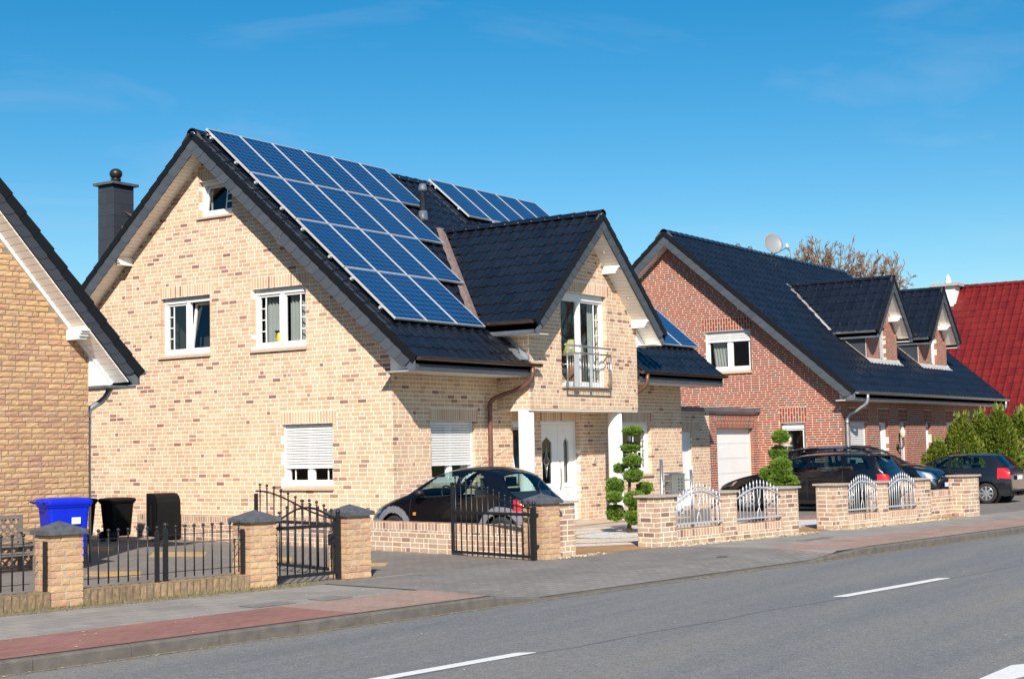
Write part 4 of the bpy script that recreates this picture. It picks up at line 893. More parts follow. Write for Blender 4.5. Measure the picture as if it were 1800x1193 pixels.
purlin(R3, (X3, .75, z3(.75)-.30), (-1, 0, 0), .14, .17, .42); purlin(R3, (X3, 5.4, z3(5.4)-.30), (-1, 0, 0), .14, .17, .42)
MB().box(x0+.01, x1-.01, YE3, YE3+.03, 2.86, 3.07).obj('fascia_board', 'fascia', R3); MB().box(x0+.02, x1-.02, YE3+.03, Y3-.01, 2.85, 2.87).obj('soffit_board', 'white_wood', R3)
gutter(R3, (x0-.03, YE3-.075, 3.08), (x1+.1, YE3-.075, 3.08), (0, -1, 0), .065, 'zinc')
for (xa, xb) in ((x0+.75, X3+.22), (x1-.25, X3b-.15)):
    ya_ = YE3-.075
    downpipe(R3, [(xa, ya_, 3.03), (xa, ya_, 2.93)]+bez((xa, ya_, 2.9), (xa, ya_, 2.75), (xa, ya_+.1, 2.72), (xa+(xb-xa)*.25, ya_+.18, 2.66), 4)+bez((xa+(xb-xa)*.8, Y3-.16, 2.46), (xb, Y3-.09, 2.4), (xb, Y3-.09, 2.35), (xb, Y3-.09, 2.25), 4)+[(xb, Y3-.09, 1.2), (xb, Y3-.09, 0)], .05, 'zinc')
# two dormers
for k, (a_, b_, xc, zt) in enumerate(dorm):
    dn = thing('dormer', ['', ''][k], 'dormer') if False else None
    zb_ = z3(YD)-.05; hw = 1.62; td = 1.08; ez = zt-hw*td
    fD = Fr((0, YD, 0), (1, 0, 0)); op = [(xc-.27, xc+.27, 4.1, 5.24)] if k == 0 else [(xc-.22, xc+.34, 4.1, 5.24)]
    DM = wall_body(fD, a_, b_, zb_, 7, op, .25, [(td, 1, zt-.2+xc*td), (-td, 1, zt-.2-xc*td)], 'mortar_pale', H3, 'dormer')
    bd = Bricks(DM, REDB, .002, joint=.0165); so_ = (op[0][0]-.06, op[0][1]+.1, 5.24, 5.6)
    bd.course(fD, a_+.002, b_, zb_, 6.8, .255, .0665, op+[so_], ok=lambda u, v: v < zt-.17-abs(u-xc)*td, seed=40+k, hdr=.4); bd.soldier(fD, *so_, .085, 0, True); bd.finish(0)
    q = MB(); sash(q, fD, op[0][0], op[0][1], op[0][2], op[0][3], -.15, -.08, .07); q = q.obj('dormer_window', 'white_plastic', H3)
    if k == 0:
        me = MB().pts([(0, 0, 0), (1, 0, 0), (1, .043, 0), (0, .043, 0), (0, .004, .012), (1, .004, .012), (1, .036, .014), (0, .036, .014)], MB.BF).mesh('slat', 'shutter')
        for n_ in range(19): place(me, 'slat', fD.mat(op[0][0]+.04, 5.18-n_*.052, -.075) @ M.Diagonal((op[0][1]-op[0][0]-.08, 1, 1, 1)), q)
    else: MB().fb(fD, op[0][0]+.07, op[0][1]-.07, op[0][2]+.07, op[0][3]-.07, -.13, -.11).obj('blind', 'white_plastic', q)
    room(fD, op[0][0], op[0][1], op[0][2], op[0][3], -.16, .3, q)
    yb_ = RY3-(ZR3-zt)/T3; ye_ = RY3-(ZR3-ez)/T3
    for xw, U_ in ((a_, -1), (b_, 1)):       # slate cheeks
        q = MB(); q.prism([(xw+U_*.012, YD+.02, zb_), (xw+U_*.012, YD+.02, ez+.15), (xw+U_*.012, ye_+.3, ez+.15)], (-U_*.1, 0, 0)); ck = q.obj('dormer_cheek', DSLATE[1], H3)
        MB().prism([(xw+U_*.002, YD-.05, zb_+.02), (xw+U_*.002, ye_+.1, z3(ye_+.1)+.04), (xw+U_*.10, ye_+.1, z3(ye_+.1)+.05), (xw+U_*.10, YD-.05, zb_+.08)], (0, 0, .02)).obj('flashing_strip', 'flashing_pale', ck)
    MB().prism([(a_-.08, YD-.18, z3(YD-.18)+.05), (b_+.08, YD-.18, z3(YD-.18)+.05), (b_+.05, YD, z3(YD)+.06), (a_-.05, YD, z3(YD)+.06)], (0, 0, .01)).obj('apron_flashing', 'flashing_pale', DM)
    yf = YD-.42; q = MB(); cdm, sdm = math.cos(math.atan(td)), math.sin(math.atan(td))
    for s in (-1, 1): q.prism([(xc, yf, zt-.03), (xc+s*hw, yf, ez-.03), (xc+s*hw, ye_+.05, ez-.03), (xc, yb_+.05, zt-.03)], (0, 0, -.14))
    q = q.obj('dormer_roof', 'roof_felt', H3)
    nr = 7; ll = hw/cdm/nr
    for s in (-1, 1):
        O_ = V((xc+s*(hw+.02), yf if s == 1 else yf+.3*14, ez-.02)); U_ = V((0, 1 if s == 1 else -1, 0))
        tiled_roof(q, O_, U_, V((-s*cdm, 0, sdm)), V((s*sdm, 0, cdm)), 14, nr, .3, ll, TILE, lambda c: z3(c.y)-.06 < c.z and c.y < RY3, 0)
        verge_tiles(q, (xc+s*hw, yf, ez-.04), (xc, yf, zt-.04), (0, -1, 0), .33, .12)
        slate_pieces(q, (xc+s*(hw-.07), yf, ez-.0), (xc, yf, zt-.10), (0, -1, 0), .24, .25)
        MB().prism([(xc+s*hw, yf, ez-.22), (xc+s*hw, yf, ez-.05), (xc, yf, zt-.05), (xc, yf, zt-.42), (xc+s*(hw-.2), yf, ez-.22)], (0, .03, 0)).obj('verge_board', 'fascia', q)
        planks(q, (xc+s*(hw-.22), yf+.03, ez-.30+.2), (xc, yf+.03, zt-.38), (0, 1, 0), .38, .14)
        MB().box(min(xc+s*hw, xc+s*(hw-.03)), max(xc+s*hw, xc+s*(hw-.03)), yf+.02, ye_, ez-.22, ez-.03).obj('fascia_board', 'fascia', q)
        MB().box(min(xc+s*(hw-.03), b_ if s == 1 else a_), max(xc+s*(hw-.03), b_ if s == 1 else a_), yf+.03, ye_-.1, ez-.22, ez-.2).obj('soffit_board', 'white_wood', q)
        gutter(q, (xc+s*(hw+.07), yf+.02, ez-.02), (xc+s*(hw+.07), ye_+.1, ez-.02), (s, 0, 0), .055, 'zinc', False)
    purlin(q, (xc+.68, YD, 5.62), (0, -1, 0), .13, .15, .40)
    ridge_caps(q, (xc, yf-.02, zt-.02), (xc, yb_+.05, zt-.02), .10, .34)
    if k == 0:
        vf = MB(); A = V((xc-hw-.02, ye_, z3(ye_)+.07)); B_ = V((xc, yb_+.05, zt+.05)); ps = []
        for i in range(15):
            p = A.lerp(B_, i/14); j = .03 if i % 2 else -.03; ps += [p+V((-.16+j, 0, 0)), p+V((.04, 0, .02))]
        vf.pts(ps, [(2*i, 2*i+1, 2*i+3, 2*i+2) for i in range(14)]).obj('valley_flashing', 'flashing_pale', q)
for x_, hh in ((22.75, .26), (23.7, .26)): MB().lathe((x_, RY3+.25, z3(RY3+.25)-.1), [(.09, 0), (.07, hh+.14), (.10, hh+.14), (.10, hh+.2), (.06, hh+.3)], 12).obj('roof_vent', 'fascia', R3)
# satellite dish
dp = V((25.3, 3.25, 8.58)); sd = thing('satellite_dish', 'round grey satellite dish standing behind the red brick house ridge', 'satellite dish', dp-Z*.6)
ax = V((-.55, -.75, .25)).normalized(); dm_ = MB(); n = 20; prof = [(.40*math.sin(i*.3), .10*(1-math.cos(i*.3))) for i in range(0, 6)]; prof = [(.01, 0), (.12, .008), (.22, .03), (.31, .06), (.37, .09), (.37, .102), (.31, .07), (.17, .03)]
dm_.lathe(dp, [(r, h) for r, h in prof], n, ax).obj('reflector', 'dish_grey', sd)
arm = dp+ax*.42+Z*-.28+V((.3, -.2, 0)); MB().tube([dp-Z*.35+V((.1, 0, 0)), arm], .018, 6).obj('feed_arm', 'fascia', sd); MB().lathe(arm, [(.035, 0), (.05, .02), (.05, .12), (.03, .14)], 10, Z).obj('receiver', 'label_white', sd)
MB().tube([dp-Z*.7, dp-ax*.05], .03, 8).obj('mast', 'zinc', sd)
# wall lamp on the red house front
wl = thing('wall_lamp', 'pale lantern on a dark bracket on the red house wall', 'wall lamp', f3F.p(4.55, 1.6, .1))
MB().lathe(f3F.p(4.55, 1.78, .16), [(.03, 0), (.075, .04), (.09, .2), (.05, .28), (.02, .34)], 10).obj('lantern', 'lamp_glass', wl)
MB().tube(bez(f3F.p(4.45, 1.5, .01), f3F.p(4.45, 1.4, .2), f3F.p(4.55, 1.55, .2), f3F.p(4.55, 1.78, .16), 6), .03, 6).ball(f3F.p(4.45, 1.52, .03), .1, 8, (1, .4, 1)).obj('bracket', 'black_iron', wl)
# ------------------------------------------------------------------ double garage between the houses
H4 = thing('flat_roofed_garage', 'flat roofed garage of cream and red brick wedged between the two houses', 'garage', (14.7, 3, 0))
f4 = Fr((0, .42, 0), (1, 0, 0)); o4a = [(12.62, 13.27, .1, 2.06)]; o4b = [(14.78, 17.15, .05, 2.15)]
wall_body(f4, 11.91, 14.33, -.15, 2.60, o4a, .25, (), 'mortar_cream', H4)
b4 = Bricks(H4, BEIGE); s4 = (12.5, 13.75, 2.06, 2.34); b4.course(f4, 11.91, 14.33, -.1, 2.58, PL, PH, o4a+[s4], seed=51); b4.soldier(f4, *s4); b4.finish(300)
wall_body(f4, 14.33, 17.49, -.15, 2.60, o4b, .25, (), 'mortar_pale', H4, 'red_wall')
b5 = Bricks(H4, REDB, .002, joint=.0165); s5 = (14.72, 17.22, 2.15, 2.55); b5.course(f4, 14.34, 17.49, -.1, 2.58, .255, .0665, o4b+[s5], seed=52, hdr=.6); b5.soldier(f4, *s5, .085, 0, True); b5.finish(300)
q = MB().fb(f4, 12.62, 13.27, .1, 2.06, -.14, -.08); sash(q, f4, 12.62, 13.27, .1, 2.06, -.08, -.05, .06); q.obj('side_door', 'white_plastic', H4)
gd = MB().fb(f4, 14.78, 17.15, .05, 2.15, -.20, -.16).obj('garage_door', 'white_plastic', H4)
for i in range(5): MB().fb(f4, 14.80, 17.13, .07+i*.415, .07+i*.415+.405, -.16, -.145).obj('door_panel', 'white_plastic', gd)
MB().box(11.91, 17.49, .67, 7.0, -.1, 2.58).obj('garage_body', 'mortar_pale', H4)
MB().box(11.85, 17.49, .33, 7.05, 2.60, 2.72).obj('flat_roof', 'fascia', H4)
MB().box(14.15, 17.3, .36, .40, 2.722, 2.73).obj('roof_edge', 'zinc', H4)
# ------------------------------------------------------------------ far house with the red roof
H5 = thing('red_roofed_house', 'house with a deep red tiled roof at the right edge behind the red brick house', 'house', (43.6, 1, 0))
def far(x, y, dep): v = cd+cr*((x-900)/FPX)-cu*((y-596.5)/FPX); return CAM+v*dep
XE5, XR5, ZE5, ZR5 = 38.0, 43.6, 2.45, 8.42; T5 = (ZR5-ZE5)/(XR5-XE5); ya5, yb5 = -14.0, 16.0
q5 = MB()
for sg in (1, -1):
    xe = XE5 if sg == 1 else 2*XR5-XE5
    q5.prism([(xe, ya5, ZE5-.03), (XR5, ya5, ZR5-.03), (XR5, ya5, ZR5-.2), (xe, ya5, ZE5-.2)], (0, yb5-ya5, 0))
R5 = q5.obj('roof', 'roof_felt', H5); t5 = math.atan(T5)
tiled_roof(R5, (XE5-.04, yb5, ZE5), (0, -1, 0), (math.cos(t5), 0, math.sin(t5)), (-math.sin(t5), 0, math.cos(t5)), 90, 20, .3333, (XR5-XE5+.04)/math.cos(t5)/20, RTILE, lambda c: inframe(c, 200), 0, 'roof_tile', .05)
ridge_caps(R5, (XR5, ya5, ZR5), (XR5, yb5, ZR5), .14, .42, RTILE)
MB().box(XE5+.6, 2*XR5-XE5-.6, ya5+.4, yb5-.4, -.1, ZE5+.4).obj('wall', 'mortar_pale', H5); gutter(R5, (XE5-.1, ya5, ZE5), (XE5-.1, yb5, ZE5), (-1, 0, 0), .07, 'zinc', False)
cq = far(1667, 505, 66.5); q = MB().box(cq.x-.5, cq.x+.5, cq.y-.45, cq.y+.45, 6, cq.z-.0).obj('chimney', 'white_render', R5); MB().box(cq.x-.68, cq.x+.68, cq.y-.62, cq.y+.62, cq.z, cq.z+.12).obj('chimney_cap', 'concrete', q); MB().lathe((cq.x, cq.y, cq.z+.12), [(.14, 0), (.14, .16), (.10, .2), (.13, .24), (.06, .38), (.02, .45)], 12).obj('chimney_pot', 'label_white', q)
# ------------------------------------------------------------------ ground, road, pavement
KU = V((math.cos(ST), math.sin(ST), 0)); KN = KU.cross(Z)                   # along the kerb, and towards the road
K0 = V((-14.0, -7.116, 0))
def kp(s, o, z=0): return K0+KU*s+KN*o+Z*z                                  # o: metres from the kerb face, + towards the camera
def sheet(name, pts, z, m, kind=True, th=.03):
    mb = MB().prism([(p[0], p[1], z) for p in pts], (0, 0, -th)); o = mb.obj(name, m); 
    return struct(o) if kind else o
g = MB(); g.prism([(-400, -300, -.2), (900, -300, -.2), (900, 900, -.2), (-400, 900, -.2)], (0, 0, -.3)); struct(g.obj('ground', 'lawn'))
struct(MB().prism([kp(-300, -.14, -.12), kp(500, -.14, -.12), kp(500, 7.3, -.12), kp(-300, 7.3, -.12)], (0, 0, -.06)).obj('road', 'asphalt'))
struct(MB().prism([kp(-300, 7.3, -.02), kp(500, 7.3, -.02), kp(500, 14, -.02), kp(-300, 14, -.02)], (0, 0, -.15)).obj('far_pavement', 'sidewalk_grey'))
def strip(name, pxs, wd):                                                    # painted dashes
    a, b = pix(*pxs[0], -.116), pix(*pxs[1], -.116); n = (b-a).normalized().cross(Z)*wd/2
    sh = KU*.12
    return struct(MB().prism([a+n-sh, b+n, b-n+sh, a-n], (0, 0, -.003)).obj(name, 'road_paint'))
for k in range(-2, 5): s_ = .47+8.52*k; struct(MB().prism([kp(s_-.06, 2.78, -.116), kp(s_+2.70, 2.78, -.116), kp(s_+2.82, 2.91, -.116), kp(s_+.06, 2.91, -.116)], (0, 0, -.003)).obj('road_dash', 'road_paint'))
struct(MB().prism([pix(1712, 1196, -.116), pix(1778, 1168, -.116), pix(1860, 1160, -.116), pix(1860, 1172, -.116), pix(1765, 1196, -.116)], (0, 0, -.003)).obj('edge_marking', 'road_paint'))
# joint between the two lanes
mb = MB(); s = -10
ps = []
for i in range(80): s = -10+i*.6; o_ = 2.95+.03*math.sin(i*1.7)+.02*math.sin(i*.6); ps += [kp(s, o_-.005, -.1165), kp(s, o_+.005, -.1165)]
mb.pts(ps, [(2*i, 2*i+2, 2*i+3, 2*i+1) for i in range(79)]); struct(mb.obj('road_joint', 'cap_slate'))
# kerb stones, lowered in front of the drives
def drop(s):
    a = 1-max(0, min(1, (s-6.0)/.6)) ; b = max(0, min(1, (s-13.7)/.5)); return max(a, b)    # 1 full height, 0 lowered
KB = MB().prism([kp(-60, -.02, -.15), kp(120, -.02, -.15), kp(120, -.09, -.15), kp(-60, -.09, -.15)], (0, 0, .03)).obj('kerb', 'kerbstone'); struct(KB)
for i in range(-8, 40):
    s0, s1 = i*1.0+.004, i*1.0+.996; h0, h1 = -.12+.105*drop(s0)+.018, -.12+.105*drop(s1)+.018
    mb = MB(); prf = lambda h: [(0, -.16), (0, h-.02), (-.02, h), (-.10, h), (-.10, -.16)]
    P0 = [kp(s0, o_, z) for o_, z in prf(h0)]; P1 = [kp(s1, o_, z) for o_, z in prf(h1)]
    mb.pts(P0+P1, [(4, 3, 2, 1, 0), (5, 6, 7, 8, 9)]+[(k, (k+1) % 5, 5+(k+1) % 5, 5+k) for k in range(5)]); mb.obj('kerb_stone', 'kerbstone', KB)
mb = MB(); mb.prism([kp(-60, .05, -.113), kp(120, .05, -.113), kp(120, 0, -.113), kp(-60, 0, -.113)], (0, 0, -.004)); struct(mb.obj('gutter_strip', 'earth'))
# pavement sheet with the dip at the drives
ss = [-60, -8, 0, 3, 4.6, 5.5, 6.0, 6.2, 6.4, 6.6, 7, 9, 11, 12.4, 13.2, 13.7, 13.95, 14.2, 15, 20, 30, 120]; oo = [-.10, -.45, -.9, -1.45, -4.6]
def zs(s, o): d_ = (1-drop(s))*.095; return -.003-d_*max(0, 1-(-o-.12)/.8)
mb = MB(); mb.pts([kp(s, o, zs(s, o)) for s in ss for o in oo], [(i*5+k, (i+1)*5+k, (i+1)*5+k+1, i*5+k+1) for i in range(len(ss)-1) for k in range(4)]); struct(mb.obj('pavement', 'sidewalk_grey'))
def overlay(name, s0, s1, o0, o1, m, skew=0, dz=.011, n=12):
    mb = MB(); ps = []
    for i in range(n+1):
        for k in range(5):
            o = o0+(o1-o0)*k/4; s = s0+(s1-s0)*i/n + (skew*(k/4) if i in (0,) else 0); ps.append(kp(s, o, zs(s, o)+dz))
    mb.pts(ps, [(i*5+k, (i+1)*5+k, (i+1)*5+k+1, i*5+k+1) for i in range(n) for k in range(4)]); return struct(mb.obj(name, m))
overlay('cycle_path', -60, 3.9, -.105, -1.36, 'cycle_red', n=20); overlay('cycle_path', 3.9, 6.1, -.105, -1.36, 'cycle_pale', n=20)
overlay('cycle_path', 14.0, 60, -.105, -1.36, 'cycle_pale', n=40)
overlay('driveway_apron', 6.1, 14.0, -.105, -3.1, 'apron_grey', n=40)
def ground_poly(name, pts, m, z=.004, px_=True):
    P = [pix(*p) if px_ else V((p[0], p[1], 0)) for p in pts]; mb = MB().prism([(p.x, p.y, z) for p in P], (0, 0, -.02)); return struct(mb.obj(name, m))
F1o, F1d = V((-10.72, -3.9, 0)), V((1, -.2, 0)).normalized(); F2o, F2d = V((-2.3, -5.38, 0)), V((1, -.168, 0)).normalized()
# drive between the left house and the low wall, plots behind the fences
ground_poly('driveway', [(-13.2, -3.4), (-3.1, -5.45), (-2.0, -1.0), (-.5, 5.4), (.5, 12), (-8, 12), (-16, 2)], 'drive_grey', .002, False)
ground_poly('front_garden', [(-3.05, -5.35), (5.4, -6.55), (17, -8.55), (33, -11.5), (33, 2), (-.4, 1.2), (-1.9, -1)], 'drive_grey', .001, False)
ground_poly('path', [(1012, 981), (1150, 961), (1150, 930), (1012, 945)], 'path_orange', .006)
ground_poly('path', [(1404, 939), (1460, 929), (1460, 905), (1404, 918)], 'path_orange', .006); ground_poly('path', [(1637, 913), (1722, 905), (1722, 893), (1637, 899)], 'path_orange', .006)
for q_ in ([(149, 1012), (247, 1012.5), (247, 1004), (158, 1004)], [(262, 978.5), (360, 977.5), (364, 970), (270, 970)], [(158, 969), (199, 968), (201, 961), (162, 961)], [(488, 987), (512, 987), (514, 979), (490, 979)], [(652, 995), (678, 994), (682, 989), (652, 989)]):
    ground_poly('yellow_paving', q_, 'yellow_paver', .0055)
# gravel bed with rings round the topiary
for i, (rx, ry, m_) in enumerate(((4.2, 2.35, 'gravel_white'), (3.5, 1.85, 'gravel_red'), (3.25, 1.7, 'gravel_cream'), (2.0, 1.0, 'gravel_red'), (1.8, .9, 'gravel_white'), (.8, .5, 'gravel_cream'))):
    c = V((3.4, -3.55, 0)); P = [c+V((rx*math.cos(t_), ry*math.sin(t_)-.12*rx*math.cos(t_), 0)) for t_ in [2*math.pi*k/40 for k in range(40)]]
    P = [V((max(p.x, -2.1), max(p.y, -5.2-.168*(p.x+2.3)+.15), 0)) for p in P]
    struct(MB().prism([(p.x, p.y, .008+i*.004) for p in P], (0, 0, -.004)).obj('gravel_bed', m_))
ground_poly('gravel_bed', [(1404, 925), (1458, 925), (1462, 905), (1404, 908)], 'gravel_white', .009); ground_poly('gravel_bed', [(1404, 914), (1440, 913), (1446, 906), (1404, 908)], 'gravel_red', .013)
struct(MB().prism([(4.4, -1.1, .05), (8.8, -1.1, .05), (8.8, -.01, .05), (4.4, -.01, .05)], (0, 0, -.06)).obj('porch_step', 'terrace_stone'))
struct(MB().prism([(3.9, -1.5, .025), (9.4, -1.5, .025), (9.4, -1.1, .025), (3.9, -1.1, .025)], (0, 0, -.03)).obj('porch_paving', 'terrace_stone'))
# earth strips with weeds and gravel at the foot of the walls
def fl1(t, o=0, z=0): return F1o+F1d*t+F1d.cross(Z)*o+Z*z
def fl2(t, o=0, z=0): return F2o+F2d*t+F2d.cross(Z)*o+Z*z
struct(MB().prism([fl1(-6, .0, .004), fl1(4.3, .0, .004), fl1(4.3, .26, .004), fl1(-6, .42, .004)], (0, 0, -.006)).obj('earth_strip', 'earth'))
struct(MB().prism([fl2(2.2, .0, .004), fl2(6.9, .0, .004), fl2(6.9, .2, .004), fl2(2.2, .22, .004)], (0, 0, -.006)).obj('gravel_strip', 'gravel_cream'))
struct(MB().prism([fl2(8.0, .0, .004), fl2(12.0, .0, .004), fl2(12.0, .22, .004), fl2(8.0, .22, .004)], (0, 0, -.006)).obj('gravel_strip', 'gravel_cream'))
struct(MB().prism([fl2(-.6, -.05, .004), fl2(.5, -.05, .004), fl2(.4, .2, .004), fl2(-.5, .2, .004)], (0, 0, -.006)).obj('gravel_strip', 'gravel_cream'))
mb = MB(); rr = random.Random(11)
for k in range(2600):
    w_ = rr.random()
    if w_ < .45: p = fl2(rr.uniform(2.2, 6.9), rr.uniform(.01, .24))
    elif w_ < .75: p = fl2(rr.uniform(8.0, 12.1), rr.uniform(.01, .26))
    elif w_ < .85: p = fl2(rr.uniform(-.7, .6), rr.uniform(-.05, .25))
    else: p = fl1(rr.uniform(-1.6, -.55), rr.uniform(-.45, -.12))
    s_ = rr.uniform(.008, .02); vs = [p+V((rr.uniform(-1, 1), rr.uniform(-1, 1), rr.uniform(0, 1)))*s_*1.4+Z*.004 for _ in range(5)]
    mb.pts(vs, [(0, 1, 2), (0, 2, 3), (0, 3, 4), (1, 4, 2), (1, 0, 4)])
mb.obj('loose_pebbles', 'gravel_cream', None, 'stuff')
tag(bpy.data.objects['loose_pebbles'], 'loose cream pebbles along the foot of the garden walls', 'pebbles')
mb = MB()
for k in range(1500):
    t_ = rr.uniform(-3.2, 3.2); p = fl1(t_, .02+abs(rr.gauss(0, .11))); h = rr.uniform(.015, .06); a = rr.uniform(0, 6.3); d_ = V((math.cos(a), math.sin(a), 0)); q = d_*rr.uniform(.005, .03)
    e = d_.cross(Z)*rr.uniform(.003, .007); mb.pts([p-e, p+e, p+q+Z*h], [(0, 1, 2)])
mb.obj('weed_tufts', 'grass', None, 'stuff'); tag(bpy.data.objects['weed_tufts'], 'thin weeds growing along the foot of the ochre garden wall', 'weeds')
mb = MB()
for k in range(420):                          # pale flecks and small litter on the paving and along the kerb
    w_ = rr.random()
    if w_ < .5: p = kp(rr.uniform(-2, 18), rr.uniform(-3.0, -.2), .012)
    elif w_ < .8: p = kp(rr.uniform(-3, 24), rr.uniform(.01, .10), -.112)
    else: p = kp(rr.uniform(-3, 24), rr.uniform(.2, 6.5), -.1175)
    if w_ < .5: s_, o_ = (p-K0).dot(KU), (p-K0).dot(KN); p.z = zs(s_, o_)+.013
    r_ = rr.uniform(.004, .014); a = rr.uniform(0, 6.28); mb.pts([p+V((math.cos(a+q*1.57)*r_*(1 if q % 2 else 1.8), math.sin(a+q*1.57)*r_*(1 if q % 2 else 1.8), .003*(q % 2))) for q in range(4)], [(0, 1, 2, 3)])
tag(mb.obj('litter_flecks', 'gravel_cream', None, 'stuff'), 'tiny pale flecks of litter on the pavement and along the kerb', 'litter')
# drain covers and patches
for px_, nm in (((470, 1062), .3), ((580, 1051), .22)):
    c = pix(*px_); struct(MB().prism([c+KU*-nm+KN*-.16+Z*.008, c+KU*nm+KN*-.16+Z*.006, c+KU*nm+KN*.16+Z*.006, c+KU*-nm+KN*.16+Z*.006], (0, 0, -.004)).obj('paving_patch', 'apron_grey'))
c = pix(1432, 947); struct(MB().prism([c+KU*-.5+KN*-.1+Z*.007, c+KU*.5+KN*-.1+Z*.007, c+KU*.5+KN*.1+Z*.007, c+KU*-.5+KN*.1+Z*.007], (0, 0, -.004)).obj('paving_patch', 'drive_grey'))
o = tag(MB().lathe(kp(12.3, -1.0, .0), [(.09, 0), (.09, .006), (.02, .008)], 16).obj('hydrant_cover', 'black_iron'), 'small round iron cover set in the grey driveway apron', 'cover')
# ------------------------------------------------------------------ garden walls, pillars, fences, gates
def pillar(name, label, cat, fr, u0, u1, dep, h, bm, rough, mort, pl, ph, cap, group, seed):
    """square brick pillar; front face in frame fr from u0 to u1"""
    t = thing(name, label, cat, fr.p((u0+u1)/2, 0, -dep/2), 0, group)
    e = .006; MB().prism([fr.p(u0+e, -.1, -e), fr.p(u1-e, -.1, -e), fr.p(u1-e, h, -e), fr.p(u0+e, h, -e)], fr.N*-(dep-2*e)).obj('core', mort, t)
    b = Bricks(t, bm, .008 if rough else .003, rough, .021 if rough else .016, .05)
    b.course(fr, u0, u1, 0, h, pl, ph, seed=seed, hdr=.25, w=-e); fs2 = Fr(fr.p(u0+e, 0, -dep), -fr.N*-1)
    fs2 = Fr(fr.p(u0+e, 0, -dep), fr.N); b.course(fs2, .0, dep, 0, h, pl, ph, seed=seed+1, hdr=.25)
    fs3 = Fr(fr.p(u1-e, 0, 0), -fr.N); b.course(fs3, .0, dep, 0, h, pl, ph, seed=seed+2, hdr=.25)
    fs4 = Fr(fr.p(u1, 0, -dep+e), -fr.U); b.course(fs4, .0, u1-u0, 0, h, pl, ph, seed=seed+3, hdr=.25); b.finish(300)
    o = .045; c0, c1, c2, c3 = (u0-o, o), (u1+o, o), (u1+o, -dep-o), (u0-o, -dep-o)
    if cap == 'pyramid':
        base = [fr.p(u, h, w_) for u, w_ in (c0, c1, c2, c3)]; mid = [p+Z*.05 for p in base]; ap = fr.p((u0+u1)/2, h+.155, -dep/2)
        MB().pts(base+mid+[ap], [(3, 2, 1, 0)]+[(i, (i+1) % 4, 4+(i+1) % 4, 4+i) for i in range(4)]+[(4+i, 4+(i+1) % 4, 8) for i in range(4)]).obj('cap', 'cap_slate', t)
    else: MB().prism([fr.p(u, h, w_) for u, w_ in (c0, c1, c2, c3)], (0, 0, .035)).obj('cap', 'cap_clay', t)
    return t
f1 = Fr(F1o, F1d); f2 = Fr(F2o, F2d)
c1 = F1d.x                                       # frame u from world x
ux1 = lambda x: (x-F1o.x)/F1d.x; ux2 = lambda x: (x-F2o.x)/F2d.x
gp = 'ochre pillars with slate caps along the drive'
pillar('gate_pillar', 'ochre brick pillar with slate cap in front of the blue bin', 'pillar', f1, ux1(-11.13), ux1(-10.74), .40, .83, OCHRE, True, 'mortar_grey', .235, .083, 'pyramid', gp, 1)
pillar('gate_pillar', 'ochre brick pillar with slate cap left of the closed arched garden gate', 'pillar', f1, ux1(-8.44), ux1(-8.04), .40, .84, OCHRE, True, 'mortar_grey', .235, .083, 'pyramid', gp, 5)
pillar('gate_pillar', 'ochre brick pillar with slate cap between the arched gate and the open drive', 'pillar', f1, ux1(-6.90), ux1(-6.50), .40, .85, OCHRE, True, 'mortar_grey', .235, .083, 'pyramid', gp, 9)
pillar('gate_pillar', 'ochre brick pillar with slate cap touching a cream brick post beside the path', 'pillar', f1, ux1(-3.19), ux1(-2.80), .40, .86, OCHRE, True, 'mortar_grey', .235, .083, 'pyramid', gp, 13)
gq = 'cream brick posts with flat caps of the front garden'
P2 = [(-2.56, -2.20, 'adjoining the slate capped pillar left of the garden path', .87), (-.14, .40, 'right of the orange path, before the topiary', .87), (1.76, 2.16, 'between the two left grey fence panels', .88), (3.62, 4.15, 'at the end of the fence before the second topiary', .89), (5.42, 5.92, 'left of the third grey fence panel, before the station wagon', .89), (7.12, 7.49, 'between the two right grey fence panels', .89), (8.70, 9.26, 'at the right end of the grey fence panels', .90), (10.86, 11.47, 'at the far right beside the dark hatchback wheel', .91)]
for i, (a, b, lab, h) in enumerate(P2):
    pillar('garden_pillar', 'cream brick pillar with flat clay cap '+lab, 'pillar', f2, ux2(a), ux2(b), .42 if i not in (2, 5) else .30, h-.03, PINKB, False, 'mortar_cream', .235, .0835, 'flat', gq, 20+4*i)
def low_wall(name, label, fr, u0, u1, h, th, bm, mort, soldier_h, pl=.235, ph=.0835, rough=False, seed=0, back=True, sw=.085, group=None):
    t = thing(name, label, 'wall', fr.p((u0+u1)/2, 0, -th/2), 0, group)
    MB().prism([fr.p(u0, -.1, -.006), fr.p(u1, -.1, -.006), fr.p(u1, h-.006, -.006), fr.p(u0, h-.006, -.006)], fr.N*-(th-.012)).obj('core', mort, t)
    b = Bricks(t, bm, .008 if rough else .004, rough, .022 if rough else .016, .05)
    if h-soldier_h > .05: b.course(fr, u0, u1, 0.0, h-soldier_h, pl, ph, seed=seed, w=-.006)
    b.soldier(fr, u0, u1, h-soldier_h, h, sw, -.006)
    # rowlock tops run right across the wall
    n = max(1, round((u1-u0)/sw)); k = (u1-u0)/n; me = MB().box(0, 1, 0, 1, 0, 1).mesh('coping_brick', bm[1]); cnt_ = 0
    for i in range(n): place(me, 'coping_brick', M.Translation(fr.p(u0+i*k+.006, h-.05, -.012)) @ M((fr.U*(k-.012), -fr.N*(th-.024), Z*.055)).transposed().to_4x4(), t)
    b.finish(300); return t
low_wall('garden_wall', 'low weathered ochre soldier brick wall under the black fence', f1, ux1(-10.735), ux1(-8.445), .18, .24, MOSSY, 'mortar_moss', .19, rough=True, seed=71, sw=.095)
